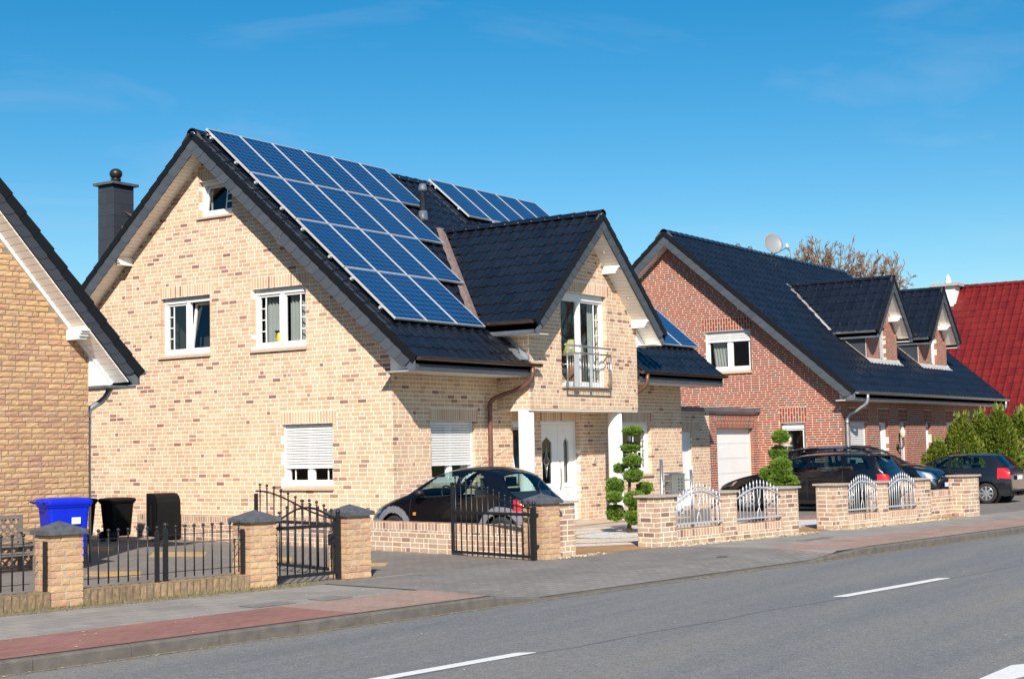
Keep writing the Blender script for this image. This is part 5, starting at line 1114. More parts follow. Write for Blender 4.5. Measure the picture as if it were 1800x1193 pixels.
low_wall('garden_wall', 'low mossy soldier brick wall at the bottom left corner', f1, ux1(-14.5), ux1(-11.135), .18, .24, MOSSY, 'mortar_moss', .19, rough=True, seed=72, sw=.095)
low_wall('garden_wall', 'low cream brick wall under the leftmost grey fence panel', f2, ux2(.405), ux2(1.755), .27, .28, PINKB, 'mortar_cream', .13, seed=73)
low_wall('garden_wall', 'low cream brick wall under the grey fence panel before the silver wheel', f2, ux2(2.165), ux2(3.615), .27, .28, PINKB, 'mortar_cream', .13, seed=74)
low_wall('garden_wall', 'low cream brick wall under the grey fence panel before the red tail lamp', f2, ux2(5.925), ux2(7.115), .27, .28, PINKB, 'mortar_cream', .13, seed=75)
low_wall('garden_wall', 'low cream brick wall under the rightmost grey fence panel', f2, ux2(7.495), ux2(8.695), .27, .28, PINKB, 'mortar_cream', .13, seed=76)
low_wall('garden_wall', 'plain waist high cream brick wall between the last two pillars', Fr(f2.p(0, 0, -.3), F2d), ux2(9.27), ux2(10.85), .60, .24, PINKB, 'mortar_cream', .12, seed=77)
# boundary wall along the drive, running back from the street
A, B_ = V((-2.95, -5.05, 0)), V((-.45, 6.6, 0)); fW = Fr(B_, (A-B_)); lw = (A-B_).length
low_wall('boundary_wall', 'long low cream brick wall between the drive and the small black car', fW, 0, lw, .50, .26, PINKB, 'mortar_cream', .12, seed=78)
# ---- black iron fence
def finial(mb, p, r=.023): mb.ball(p+Z*.045, r, 8); mb.ball(p+Z*.008, r*.75, 6, (1, 1, .8)); mb.lathe(p-Z*.035, [(.009, 0), (.014, .01), (.009, .04)], 6); return mb
def iron_fence(label, fr, us, z0, z1, rails, off=-.10):
    t = thing('iron_fence', label, 'fence', fr.p(sum(us)/len(us), z0, off), 0, 'black iron fences of the left plot')
    me = MB().tube([(0, 0, z0), (0, 0, z1)], .0105, 6); finial(me, V((0, 0, z1+.02))); me = me.mesh('bar', 'black_iron')
    for u in us: place(me, 'bar', M.Translation(fr.p(u, 0, off)), t)
    for z in rails: MB().bar(fr.p(us[0]-.08, z, off), fr.p(us[-1]+.08, z, off), .008, .012, fr.N).obj('rail', 'black_iron', t)
    return t
def bar_post(t, fr, u, z0, z1, off, w_=.05, ball=True, name='post'):
    m_ = MB().bar(fr.p(u, z0, off), fr.p(u, z1, off), w_, w_, fr.U)
    if ball: m_.lathe(fr.p(u, z1, off), [(.02, 0), (.02, .02)], 8); m_.ball(fr.p(u, z1+.05, off), .035, 10)
    return m_.obj(name, 'black_iron', t)
uA, uB = ux1(-10.70), ux1(-8.47); nb = 17
t = iron_fence('black iron fence with ball finials between the two left ochre pillars', f1, [uA+.08+(uB-uA-.16)*i/(nb-1) for i in range(nb) if i not in (8,)], .22, .78, (.745, .635, .29))
bar_post(t, f1, ux1(-9.60), .18, .82, -.10); bar_post(t, f1, ux1(-9.74), .18, .80, -.06, .045, False, 'brace'); bar_post(t, f1, uB-.02, .19, .76, -.10, .04, False, 'end_post')
t = iron_fence('black iron fence with ball finials cut by the left picture edge', f1, [ux1(-14.2)+i*.135 for i in range(22)], .22, .78, (.745, .635, .29)); bar_post(t, f1, ux1(-11.16), .19, .76, -.10, .04, False, 'end_post')
def iron_gate(label, P0, P1, prof, z0, zrail, nb, frame_h, free_top, group='iron gates'):
    """P0 hinge side, P1 free side; prof(t) height of the curved top rail"""
    P0, P1 = V(P0), V(P1); t = thing('iron_gate', label, 'gate', P0, 0, group); d = P1-P0
    for i in range(nb):
        k = (i+.6)/(nb+.2); h = prof(k); m_ = MB().tube([P0+d*k+Z*z0, P0+d*k+Z*(h+.03)], .0115, 6); finial(m_, P0+d*k+Z*(h+.05)); m_.obj('bar', 'black_iron', t)
    MB().tube([P0+d*(i/20)+Z*prof(i/20) for i in range(21)], .014, 6).obj('curved_rail', 'black_iron', t)
    for z in (z0, zrail): MB().bar(P0+Z*z, P1+Z*z, .03, .045).obj('rail', 'black_iron', t)
    MB().bar(P0+Z*(z0-.02), P0+Z*frame_h, .045, .045, d).obj('stile', 'black_iron', t); MB().bar(P1+Z*(z0-.02), P1+Z*free_top, .045, .045, d).obj('stile', 'black_iron', t)
    return t
# arched garden gate, closed
g = iron_gate('closed arched iron garden gate between two ochre pillars', f1.p(ux1(-7.00), 0, -.12), f1.p(ux1(-7.98), 0, -.12), lambda k: .80+.19*math.sin(math.pi*min(1, max(0, k))), .10, .735, 8, .80, .74)
bar_post(g, f1, ux1(-6.96), .0, .86, -.12, .05, True, 'hinge_post')
MB().fb(f1, ux1(-7.10), ux1(-7.03), .47, .62, -.16, -.08).obj('lock_case', 'black_iron', g); MB().tube([f1.p(ux1(-7.06), .58, -.08), f1.p(ux1(-7.16), .58, -.04)], .01, 6).obj('handle', 'black_iron', g)
# double drive gates, both leaves swung open inwards
def slope_top(k): return .80+.36*(.5-.5*math.cos(math.pi*min(1, k*1.02)))
hp = f1.p(ux1(-6.72), 0, -.42); fp = hp+V((-.42, 2.55, 0))*1.0
g = iron_gate('open drive gate leaf seen behind the arched garden gate', hp, V((-5.90, -2.04, 0)), slope_top, .10, .72, 11, .84, 1.12); bar_post(g, Fr(hp, F1d), .0, 0, .84, 0, .05, False, 'hinge_post')
hp2 = f1.p(ux1(-3.30), 0, -.10); g = iron_gate('open drive gate leaf standing before the low wall and small car', hp2, V((-2.62, -3.30, 0)), slope_top, .06, .70, 14, .80, 1.18)
bar_post(g, f1, ux1(-3.30), .0, .82, -.06, .055, True, 'hinge_post')
for z in (.22, .70): MB().bar(f1.p(ux1(-3.31), z, -.08), f1.p(ux1(-3.17), z, -.08), .03, .04).obj('hinge', 'black_iron', g)
# ---- grey picket panels
def picket_panel(label, x0, x1, nb=14):
    u0, u1 = ux2(x0), ux2(x1); off = -.05; t = thing('picket_panel', label, 'fence', f2.p((u0+u1)/2, .3, off), 0, 'grey iron picket panels of the front garden'); w_ = u1-u0
    top = lambda k: .72+.19*math.sin(math.pi*min(1, max(0, k*1.06-.03)))**1.0
    for i in range(nb):
        k = i/(nb-1); h = top(k)+.12; u = u0+.02+(w_-.04)*k
        if i in (nb//2-1, nb//2):                # two pickets cross in a twist
            s_ = 1 if i == nb//2-1 else -1; g_ = w_/(nb-1)
            m_ = MB().tube([f2.p(u, .30, off), f2.p(u, .45, off), f2.p(u+s_*g_*.8, .60, off-.01*s_), f2.p(u+s_*g_*.8, .66, off-.01*s_), f2.p(u+s_*g_*.2, .72, off), f2.p(u, h-.05, off)], .0095, 6)
        else: m_ = MB().tube([f2.p(u, .30, off), f2.p(u, h-.05, off)], .0095, 6)
        m_.lathe(f2.p(u, h-.06, off), [(.014, 0), (.017, .02), (.004, .085)], 6); m_.obj('picket', 'grey_iron', t)
    MB().tube([f2.p(u0-.04+(w_+.08)*i/24, top(i/24), off+.012) for i in range(25)], .016, 6).obj('arched_rail', 'grey_iron', t)
    MB().bar(f2.p(u0-.04, .36, off+.014), f2.p(u1+.06, .36, off+.014), .03, .03).obj('bottom_rail', 'grey_iron', t)
picket_panel('grey arched picket panel before the steel letterbox stand', .46, 1.74); picket_panel('grey arched picket panel before the silver front wheel', 2.20, 3.66); picket_panel('grey arched picket panel before the station wagon tail lamp', 5.96, 7.12); picket_panel('grey arched picket panel at the right, before the dark car front', 7.52, 8.74)
# ---- letterbox stand
t = thing('letterbox_stand', 'stainless steel letterbox hung between two round posts behind the fence', 'letterbox', f2.p(ux2(.8), 0, -.35)); la, lb_ = ux2(.46), ux2(1.30)
for u, h in ((la, 1.47), (lb_, 1.28)): MB().tube([f2.p(u, 0, -.35), f2.p(u, h, -.35)], .028, 12).obj('post', 'steel', t)
MB().fb(f2, la+.20, la+.57, .86, 1.20, -.44, -.28).obj('letter_case', 'steel', t); MB().prism([f2.p(la+.18, 1.20, -.27), f2.p(la+.59, 1.20, -.27), f2.p(la+.59, 1.23, -.45), f2.p(la+.18, 1.23, -.45)], (0, 0, .01)).obj('letter_flap', 'steel', t)
for z in (1.10, .92): MB().bar(f2.p(la, z, -.36), f2.p(lb_, z, -.36), .02, .02).obj('cross_rail', 'steel', t)
for i in range(4):
    for k in range(2): MB().fb(f2, la+.38+k*.09, la+.41+k*.09, .93+i*.06, .955+i*.06, -.282, -.277).obj('slot', 'trim_black', t)
MB().fb(f2, la+.40, la+.50, 1.10, 1.12, -.282, -.276).obj('name_plate', 'gold', t)
o = MB().fb(f2, la+.24, la+.56, .52, .80, -.42, -.30).obj('newspaper_box', 'white_plastic'); tag(o, 'white newspaper box below the steel letterbox', 'box'); MB().fb(f2, la+.26, la+.54, .54, .78, -.30, -.292).obj('lid', 'label_white', o)
# bollard lamp by the second entrance
bc = pix(1445, 925); t = thing('bollard_lamp', 'tiny mushroom shaped bollard lamp in the gravel by the entrance', 'lamp', bc); MB().tube([bc, bc+Z*.2], .02, 8).obj('stem', 'cap_clay', t); MB().lathe(bc+Z*.19, [(.02, 0), (.085, .05), (.06, .075), (.02, .08)], 12).obj('lamp_head', 'cap_clay', t)
# ------------------------------------------------------------------ bins and bench
def wheelie(label, c, rot, w_, d_, h, mt, lid_open=False, group='wheeled bins'):
    t = thing('wheeled_bin', label, 'bin', c, rot, group); Mx = M.Translation(c) @ M.Rotation(rot, 4, 'Z')
    def put(mb, name, m_): mb.v = [tuple(Mx @ V(v)) for v in mb.v]; return mb.obj(name, m_, t)
    def ring(sx, sy, z, r=.05):
        ps = []
        for (qx, qy, a0) in ((1, 1, 0), (-1, 1, 90), (-1, -1, 180), (1, -1, 270)):
            for k in range(4): a = R(a0+30*k); ps.append((qx*(sx/2-r)+math.cos(a)*r, qy*(sy/2-r)+math.sin(a)*r, z))
        return ps
    mb = MB(); lv = [(.74, .70, .10), (.80, .76, .14), (.94, .94, h*.86), (1.0, 1.0, h*.87), (1.04, 1.03, h*.91)]; vs = []
    for a, b, z in lv: vs += ring(w_*a, d_*b, z)
    n = 16; mb.pts(vs, [(i*n+k, i*n+(k+1) % n, (i+1)*n+(k+1) % n, (i+1)*n+k) for i in range(len(lv)-1) for k in range(n)]+[tuple(range(n-1, -1, -1)), tuple((len(lv)-1)*n+k for k in range(n))]); put(mb, 'body', mt)
    mb = MB(); vs = ring(w_*1.08, d_*1.06, h*.905)+ring(w_*1.10, d_*1.08, h*.945)+ring(w_*1.02, d_*1.0, h*.985)+ring(w_*.7, d_*.6, h); mb.pts(vs, [(i*n+k, i*n+(k+1) % n, (i+1)*n+(k+1) % n, (i+1)*n+k) for i in range(3) for k in range(n)]+[tuple(3*n+k for k in range(n)), tuple(range(n-1, -1, -1))]); put(mb, 'lid', mt)
    put(MB().tube([(-w_*.4, d_*.56, h*.93), (-w_*.4, d_*.66, h*.95), (w_*.4, d_*.66, h*.95), (w_*.4, d_*.56, h*.93)], .016, 6), 'handle', mt)
    for s in (-1, 1): put(MB().lathe((s*w_*.40, d_*.36, .10), [(.10, -.03), (.10, .03)], 16, V((1, 0, 0))), 'wheel', 'rubber')
    return t, put
bc = CL+UL*-.94+NL*.80; bc.z = 0
t, put = wheelie('bright blue wheeled paper bin with white stickers beside the ochre house', bc, R(70), .56, .68, 1.10, 'blue_plastic')
# stickers on the side facing the camera
sd = (CAM-bc); sd.z = 0
fS = Fr(bc+UL*.38+NL*.06, (UL.x*.45-NL.x*-.0+.5, UL.y-.75, 0))
Mr = M.Translation(bc) @ M.Rotation(R(70), 4, 'Z')
for (y0, y1, z0_, z1_, m_) in ((-.16, -.02, .70, .80, 'label_white'), (-.17, -.01, .52, .56, 'label_white')):
    mb = MB(); mb.pts([Mr @ V((-.292+.012*(z0_ < .6), y0, z0_)), Mr @ V((-.292+.012*(z0_ < .6), y1, z0_)), Mr @ V((-.298+.010*(z0_ < .6), y1, z1_)), Mr @ V((-.298+.010*(z0_ < .6), y0, z1_))], [(0, 1, 2, 3), (3, 2, 1, 0)][:1]); mb.obj('sticker', m_, t)
cu_t = bpy.data.curves.new('bin_text', 'FONT'); cu_t.body = '240 l'; cu_t.size = .075; cu_t.extrude = .001
to = bpy.data.objects.new('tmp_text', cu_t); COL.objects.link(to); bpy.context.view_layer.update(); me_t = bpy.data.meshes.new_from_object(to); bpy.data.objects.remove(to); me_t.materials.clear(); me_t.materials.append(MATS['label_white'])
place(me_t, 'volume_mark', Mr @ M.Translation((-.291, -.01, .60)) @ M.Rotation(R(-90), 4, 'Z') @ M.Rotation(R(90), 4, 'X'), t)
wheelie('black wheeled bin half hidden behind the blue bin', V((-1.75, 6.85, 0)), R(80), .46, .52, .88, 'black_plastic')
wheelie('middle black wheeled bin standing against the cream gable wall', V((-1.42, 6.12, 0)), R(80), .50, .56, .88, 'black_plastic')
# rounded black compost box
cb_ = V((-1.02, 5.16, 0)); t = thing('storage_box', 'tall black box with rounded back standing against the gable wall', 'bin', cb_); Mx = M.Translation(cb_) @ M.Rotation(R(-16), 4, 'Z')
prf = [(-.24, .08), (.24, .08), (.24, .62), (.235, .78), (.19, .88), (.10, .94), (.0, .955), (-.24, .955)]
mb = MB().prism([Mx @ V((-.28, x, z)) for x, z in [(-a_, b_) for a_, b_ in prf]], Mx.to_3x3() @ V((.52, 0, 0))); mb.obj('body', 'black_plastic', t)
mb = MB(); mb.pts([], []); q = [Mx @ V(p) for p in ((-.30, -.18, .12), (-.30, .20, .12), (-.30, .20, .90), (-.30, -.18, .90))]; MB().prism(q, Mx.to_3x3() @ V((.018, 0, 0))).obj('front_panel', 'black_plastic', t); MB().bar(Mx @ V((-.31, -.02, .2)), Mx @ V((-.31, -.02, .72)), .03, .02).obj('handle_bar', 'trim_black', t)
# bench with lattice back
bo = CL+UL*-2.1+NL*.70; bo.z = 0; fb_ = Fr(bo, UL); t = thing('garden_bench', 'grey wooden garden bench with diamond lattice backrest at the left edge', 'bench', bo)
MB().fb(fb_, -.62, .62, .80, .86, -.24, -.19).obj('back_rail', 'wood_grey', t); MB().fb(fb_, -.62, .62, .46, .51, -.24, -.19).obj('back_rail', 'wood_grey', t)
for u in (-.60, .60):
    MB().fb(fb_, u-.03, u+.03, 0, .86, -.245, -.185).obj('leg', 'wood_grey', t); MB().fb(fb_, u-.03, u+.03, 0, .62, .20, .26).obj('leg', 'wood_grey', t); MB().fb(fb_, u-.04, u+.04, .60, .64, -.24, .28).obj('armrest', 'wood_grey', t)
for i in range(-4, 10):
    a = -.57+i*.13
    for s in (1, -1):
        p0, p1 = (a, .51), (a+.29, .80)
        q = []
        for (u, z) in ((p0[0], p0[1]), (p1[0], p1[1])): q.append((max(-.57, min(.57, u)), z+(max(-.57, min(.57, u))-u)))
        if q[1][0]-q[0][0] > .03:
            if s == 1: MB().bar(fb_.p(q[0][0], q[0][1], -.222), fb_.p(q[1][0], q[1][1], -.222), .028, .012, fb_.N).obj('lattice_slat', 'wood_grey', t)
            else: MB().bar(fb_.p(-q[0][0], q[0][1], -.208), fb_.p(-q[1][0], q[1][1], -.208), .028, .012, fb_.N).obj('lattice_slat', 'wood_grey', t)
for i in range(5): MB().fb(fb_, -.60, .60, .40, .43, -.16+i*.085, -.09+i*.085).obj('seat_slat', 'wood_grey', t)
for w_ in (-.02, .2): MB().fb(fb_, -.58, .58, .22+w_*.2, .28+w_*.2, w_, w_+.03).obj('stretcher', 'wood_grey', t)
# small brick planter behind the fence
low_wall('planter_wall', 'small ochre brick planter wall behind the black fence at the left', Fr(fl1(0, -.55), F1d), ux1(-12.9), ux1(-11.55), .30, .3, OCHRE, 'mortar_grey', .0, rough=True, seed=90)
# ------------------------------------------------------------------ cars
def lerp_tab(tab, x):
    if x <= tab[0][0]: return tab[0][1]
    for (a, b), (c, d) in zip(tab, tab[1:]):
        if x <= c: t_ = (x-a)/(c-a); return b+(d-b)*t_
    return tab[-1][1]
def smooth_tab(tab, n=4):                    # Catmull-Rom through the control points
    out_ = []
    for i in range(len(tab)-1):
        p0, p1, p2, p3 = tab[max(0, i-1)], tab[i], tab[i+1], tab[min(len(tab)-1, i+2)]
        for k in range(n):
            t_ = k/n; out_.append(tuple(.5*((2*p1[j])+(-p0[j]+p2[j])*t_+(2*p0[j]-5*p1[j]+4*p2[j]-p3[j])*t_*t_+(-p0[j]+3*p1[j]-3*p2[j]+p3[j])*t_**3) for j in (0, 1)))
    out_.append(tab[-1]); out_.sort(); return out_
def inpoly(x, y, P):
    c = False; n = len(P)
    for i in range(n):
        (x1, y1), (x2, y2) = P[i], P[(i+1) % n]
        if (y1 > y) != (y2 > y) and x < (x2-x1)*(y-y1)/(y2-y1)+x1: c = not c
    return c
def car(label, center, heading, L_, W_, top, belt, wheels, rw, paint, sidewin, shield, rearwin, lights, extra=(), tumble=.20, bot=.20, glassm='car_glass', rim_style=6, plates=('rear',), nose_r=.20, group='dark cars parked on the drives', rim_r=.66, seats=True, trim=None, seams=()):
    t = thing('parked_car', label, 'car', center, 0, group)
    h = V((math.cos(heading), math.sin(heading), 0)); sd = V((h.y, -h.x, 0)) * -1      # local y+ = left of the car
    def wp(x, y, z): return V(center)+h*(L_/2-x)+sd*y+Z*z
    kx = L_/top[-1][0]; top = smooth_tab([(a*kx, b) for a, b in top]); belt = smooth_tab([(a*kx, b) for a, b in belt])
    m1, m2, m3 = 26, 16, 9; nx = int(L_/.017); xs = [L_*i/nx for i in range(nx+1)]; rows = []; zmax = max(z for _, z in top)
    for x in xs:
        zt = lerp_tab(top, x); zb = min(lerp_tab(belt, x), zt-.045); k = abs(x-L_/2)/(L_/2); w_ = W_/2*(1-nose_r*k**6); b_ = bot+(.10*max(0, (k-.86)/.14) if k > .86 else 0)
        half = []
        for j in range(m1+1): s = j/m1; half.append((w_*(1-.055*(2*s-1)**2-.02*s), b_+(zb-b_)*s, 0))
        y0 = half[-1][0]; ze = zt-min(.06, .4*(zt-zb)); yr = y0-tumble*((ze-zb)/(zmax-.9))-.02
        for j in range(1, m2+1): s = j/m2; half.append((y0+(yr-y0)*(s**1.25), zb+(ze-zb)*s, 1))
        for j in range(1, m3+1): s = j/m3; y = yr*(1-s); half.append((y, ze+(zt-ze)*(1-(1-s)**2.2), 2))
        rows.append(half)
    hp_ = len(rows[0]); tot = 2*hp_-1
    V_ = []
    for x, half in zip(xs, rows):
        full = [(-a, b, c) for a, b, c in half]+[(a, b, c) for a, b, c in reversed(half[:-1])]
        V_ += [(x, a, b) for a, b, c in full]
    prt = [c for _, _, c in rows[0]]; part_of = lambda j: prt[min(j+1, hp_-1)] if j < hp_-1 else prt[min(2*hp_-2-j, hp_-1)]
    buckets = {}
    for i in range(nx):
        for j in range(tot-1):
            f = (i*tot+j, i*tot+j+1, (i+1)*tot+j+1, (i+1)*tot+j); P = [V_[q] for q in f]; cx = sum(p[0] for p in P)/4; cy = sum(p[1] for p in P)/4; cz = sum(p[2] for p in P)/4; pt = part_of(j); key = ('body', paint)
            sg = 'L' if cy > 0 else 'R'
            if pt == 0 and any((cx-wx)**2+(cz-rw)**2 < (rw+.045)**2 for wx in wheels): continue
            yr = max(abs(V_[i*tot+m1+m2][1]), .05)
            if pt == 1:
                for n_, P2_ in enumerate(sidewin):
                    if inpoly(cx, cz, P2_): key = ('side_window', glassm, sg, n_)
            if pt == 2 and shield[0] < cx < shield[1] and abs(cy) < yr*.93: key = ('windscreen', glassm)
            if pt == 2 and rearwin[0] < cx < rearwin[1] and abs(cy) < yr*.90: key = ('rear_window', glassm)
            for (nm, mt_, P2_, parts, ymin) in lights:
                if pt in parts and abs(cy) > ymin and inpoly(cx, cz, P2_): key = (nm, mt_, sg, nm)
            for (nm, mt_, fn) in extra:
                if fn(cx, abs(cy), cz, pt): key = (nm, mt_)
            if pt == 0 and key[0] == 'body' and cz > .33 and any(abs(cx-q) < .0088 for q in seams): key = ('panel_gap', 'trim_black')
            if pt == 2 and key[0] == 'body' and abs(cx-shield[0]+.03) < .009: key = ('panel_gap', 'trim_black')
            buckets.setdefault(key, []).append(f)
    # flat ends
    for i in (0, nx):
        for j in range(hp_-1):
            a, b = i*tot+j, i*tot+j+1; c, d = i*tot+(tot-1-j-1), i*tot+(tot-1-j); f = (a, d, c, b) if i == 0 else (a, b, c, d)
            cz = (V_[a][2]+V_[b][2])/2; cx = V_[a][0]; key = ('body', paint)
            for (nm, mt_, fn) in extra:
                if fn(cx, 0, cz, 0): key = (nm, mt_)
            buckets.setdefault(key, []).append(f)
    for key, fs in buckets.items():
        idx = {}; mb = MB()
        for f in fs:
            q = []
            for v in f:
                if v not in idx: idx[v] = len(mb.v); mb.v.append(tuple(wp(*V_[v])))
                q.append(idx[v])
            mb.f.append(tuple(q)); mb.sm.append(True)
        mb.obj(key[0], key[1], t)
    # underside, cabin
    u = MB(); n_ = lambda x, y, z: wp(x, y, z)
    def lbox(mb, x0, x1, y0, y1, z0, z1): mb.pts([wp(x0, y0, z0), wp(x1, y0, z0), wp(x1, y1, z0), wp(x0, y1, z0), wp(x0, y0, z1), wp(x1, y0, z1), wp(x1, y1, z1), wp(x0, y1, z1)], MB.BF); return mb
    lbox(u, .25, L_-.25, -W_*.36, W_*.36, bot-.02, bot+.06); u.obj('underside', 'trim_black', t)
    if seats:
        xc = shield[0]+.95; u = MB()
        for y in (-.36, .36): lbox(u, xc, xc+.5, y-.22, y+.22, .35, .6); lbox(u, xc+.40, xc+.55, y-.20, y+.20, .6, 1.02); lbox(u, xc+.46, xc+.54, y-.11, y+.11, 1.05, 1.22)
        lbox(u, xc+1.05, xc+1.2, -.58, .58, .5, .98); u.obj('seats', 'seat_grey', t)
        d_ = MB(); lbox(d_, shield[0]-.05, shield[0]+.40, -W_*.40, W_*.40, .6, .90); d_.obj('dashboard', 'seat_grey', t)
        c = wp(shield[0]+.62, .36, .92); ax_ = (wp(shield[0]+.2, .36, .75)-c).normalized(); x_ = ax_.orthogonal().normalized(); y_ = ax_.cross(x_)
        MB().tube([c+(x_*math.cos(a)+y_*math.sin(a))*.18 for a in [2*math.pi*i/16 for i in range(17)]], .014, 6, False).obj('steering_wheel', 'trim_black', t)
    # wheels and dark wheel wells
    for wx in wheels:
        for s in (-1, 1):
            yo = s*(W_/2-.015); yi = s*(W_/2-.24)
            w2 = MB(); n = 20
            ps = [wp(wx+math.cos(a)*(rw+.055), y, rw+math.sin(a)*(rw+.055)) for y in (s*(W_/2-.05), s*(W_/2-.34)) for a in [2*math.pi*k/n for k in range(n)]]
            w2.pts(ps, [(k, (k+1) % n, n+(k+1) % n, n+k) for k in range(n)]+[tuple(range(n, 2*n))]); w2.obj('wheel_well', 'trim_black', t)
            ax_ = sd*s; c = wp(wx, yi, rw); wd = abs(yo-yi)-.02; r2 = rw*rim_r
            wh = MB().lathe(c, [(r2, 0), (rw-.02, .01), (rw, .04), (rw, wd-.04), (rw-.02, wd-.012), (r2+.02, wd-.004), (r2, wd-.02)], 28, ax_).obj('wheel', 'rubber', t)
            rm = MB().lathe(c+ax_*(wd-.075), [(r2-.01, 0), (r2, .05), (r2-.012, .062), (r2-.03, .045), (r2-.05, .0), (.02, -.01)], 24, ax_); x_ = ax_.orthogonal().normalized(); y_ = ax_.cross(x_)
            for k in range(rim_style):
                a = 2*math.pi*k/rim_style; d_ = x_*math.cos(a)+y_*math.sin(a); rm.bar(c+ax_*(wd-.02)+d_*.03, c+ax_*(wd-.03)+d_*(r2-.02), .05, .03, ax_)
            rm.lathe(c+ax_*(wd-.03), [(.05, 0), (.05, .018), (.03, .022)], 12, ax_); rm.obj('rim', 'rim', wh)
    for s in (-1, 1):                        # door mirrors and handles
        mp_ = wp(shield[0]+.38, s*(W_/2+.08), lerp_tab(belt, shield[0]+.4)+.10); m_ = MB(); m_.ball(mp_, .1, 10, (.9, .9, .62)); m_.bar(mp_, wp(shield[0]+.42, s*(W_/2-.04), lerp_tab(belt, shield[0]+.4)+.02), .04, .03); m_.obj('door_mirror', 'trim_black', t)
        hx = shield[1]+.42; hz = lerp_tab(belt, hx)-.10; m_ = MB().tube([wp(hx, s*(W_/2-.012), hz), wp(hx+.04, s*(W_/2+.018), hz), wp(hx+.15, s*(W_/2+.018), hz), wp(hx+.19, s*(W_/2-.012), hz)], .011, 6); m_.obj('door_handle', 'trim_black', t)
    for pl_ in plates:
        xe = -.012 if pl_ == 'front' else L_+.012; z_ = .50 if pl_ == 'front' else .62; m_ = MB(); lbox(m_, xe-.004, xe+.004, -.26, .26, z_, z_+.11); p_ = m_.obj('licence_plate', 'plate_white', t); m_ = MB(); ys = .22 if pl_ == 'rear' else -.26; lbox(m_, xe-.006, xe+.006, min(ys, ys+.04), max(ys, ys+.04), z_, z_+.11); m_.obj('country_strip', 'plate_blue', p_)
    return t, wp
# small rounded hatchback with grey bumpers
ka_top = [(0, .46), (.03, .60), (.12, .70), (.40, .81), (.75, .91), (.95, .98), (1.30, 1.19), (1.60, 1.335), (1.95, 1.40), (2.4, 1.415), (2.75, 1.385), (2.97, 1.30), (3.14, 1.14), (3.30, .97), (3.42, .89), (3.54, .82), (3.6, .70), (3.62, .5)]
ka_w = (.66, 3.04)
arch = lambda x, z: any(.335 < math.hypot(x-a, z-.29) < .455 for a in ka_w)
t, wp = car('small rounded black hatchback with grey wheel arches behind the low wall', (-.88, -2.36, 0), R(87), 3.50, 1.60, ka_top, [(0, .55), (.5, .74), (1.0, .86), (2.0, .885), (2.8, .91), (3.3, .88), (3.62, .7)], ka_w, .29, 'paint_black',
    [[(1.08, .90), (1.56, 1.26), (1.70, 1.32), (2.02, 1.335), (2.02, .90)], [(2.12, .905), (2.12, 1.22), (2.25, 1.31), (2.42, 1.32), (2.60, 1.22), (2.70, 1.06), (2.74, .92)]], (1.0, 1.62), (2.90, 3.32),
    [('tail_light', 'tail_red', [(3.28, .66), (3.26, .86), (3.44, .88), (3.62, .78), (3.62, .64)], (0, 1), .35), ('side_lamp', 'orange_lamp', [(1.15, .60), (1.15, .65), (1.22, .65), (1.22, .60)], (0,), .3), ('headlight', 'chrome', [(.08, .60), (.12, .74), (.42, .78), (.30, .62)], (0,), .4)],
    [('wheel_arch_trim', 'bumper_grey', lambda x, y, z, p: p == 0 and ((arch(x, z) and z > .22) or (x > 3.10 and z < .66) or (x < .32 and z < .52)))], plates=('rear',), tumble=.24, nose_r=.26, seams=(1.06, 2.08))
MB().tube([wp(1.80, 0, 1.36), wp(2.02, .0, 1.42), wp(2.9, 0.1, 1.78)], .004, 4).obj('aerial', 'trim_black', t)
MB().tube([wp(3.46, .12, .93), wp(3.30, .0, 1.07), wp(3.10, -.34, 1.19)], .012, 6).obj('rear_wiper', 'trim_black', t)
# station wagon, tail to the street
wg_top = [(0, .42), (.04, .62), (.15, .72), (.6, .86), (1.1, .96), (1.35, 1.0), (1.75, 1.22), (2.1, 1.38), (2.5, 1.43), (3.2, 1.44), (3.9, 1.41), (4.15, 1.37), (4.32, 1.18), (4.45, .98), (4.52, .9), (4.56, .72), (4.58, .42)]
t, wp = car('black station wagon with a tinted rear window parked beside the second topiary', (13.30, -2.95, 0), R(90), 4.58, 1.76, wg_top, [(0, .55), (.6, .78), (1.3, .92), (2.5, .96), (3.8, 1.0), (4.3, 1.0), (4.58, .75)], (.86, 3.50), .32, 'paint_black',
    [[(1.55, .97), (2.10, 1.30), (2.45, 1.34), (2.45, .985)], [(2.54, .985), (2.54, 1.345), (3.32, 1.345), (3.42, 1.0)], [(3.50, 1.005), (3.42, 1.335), (3.86, 1.31), (4.02, 1.22), (4.10, 1.04)]], (1.40, 2.10), (4.18, 4.42),
    [('tail_light', 'tail_red', [(4.28, .74), (4.26, .92), (4.58, .90), (4.58, .74)], (0, 1), .42), ('headlight', 'chrome', [(.1, .60), (.16, .74), (.60, .80), (.45, .64)], (0,), .45)],
    [('lower_trim', 'trim_black', lambda x, y, z, p: p == 0 and z < .30)], plates=('rear',), glassm='car_glass', rim_style=9, nose_r=.2, seams=(1.38, 2.50, 3.42))
for s in (-1, 1): MB().tube([wp(2.2, s*.62, 1.42), wp(2.3, s*.62, 1.47), wp(3.9, s*.62, 1.455), wp(4.0, s*.62, 1.40)], .014, 6).obj('roof_rail', 'trim_black', t)
MB().pts([wp(4.06, -.55, 1.385), wp(4.06, .55, 1.385), wp(4.30, .50, 1.36), wp(4.30, -.50, 1.36), wp(4.06, -.55, 1.35), wp(4.06, .55, 1.35), wp(4.28, .50, 1.335), wp(4.28, -.50, 1.335)], [(0, 1, 2, 3), (7, 6, 5, 4), (0, 4, 5, 1), (1, 5, 6, 2), (2, 6, 7, 3), (3, 7, 4, 0)]).obj('roof_spoiler', 'paint_black', t)
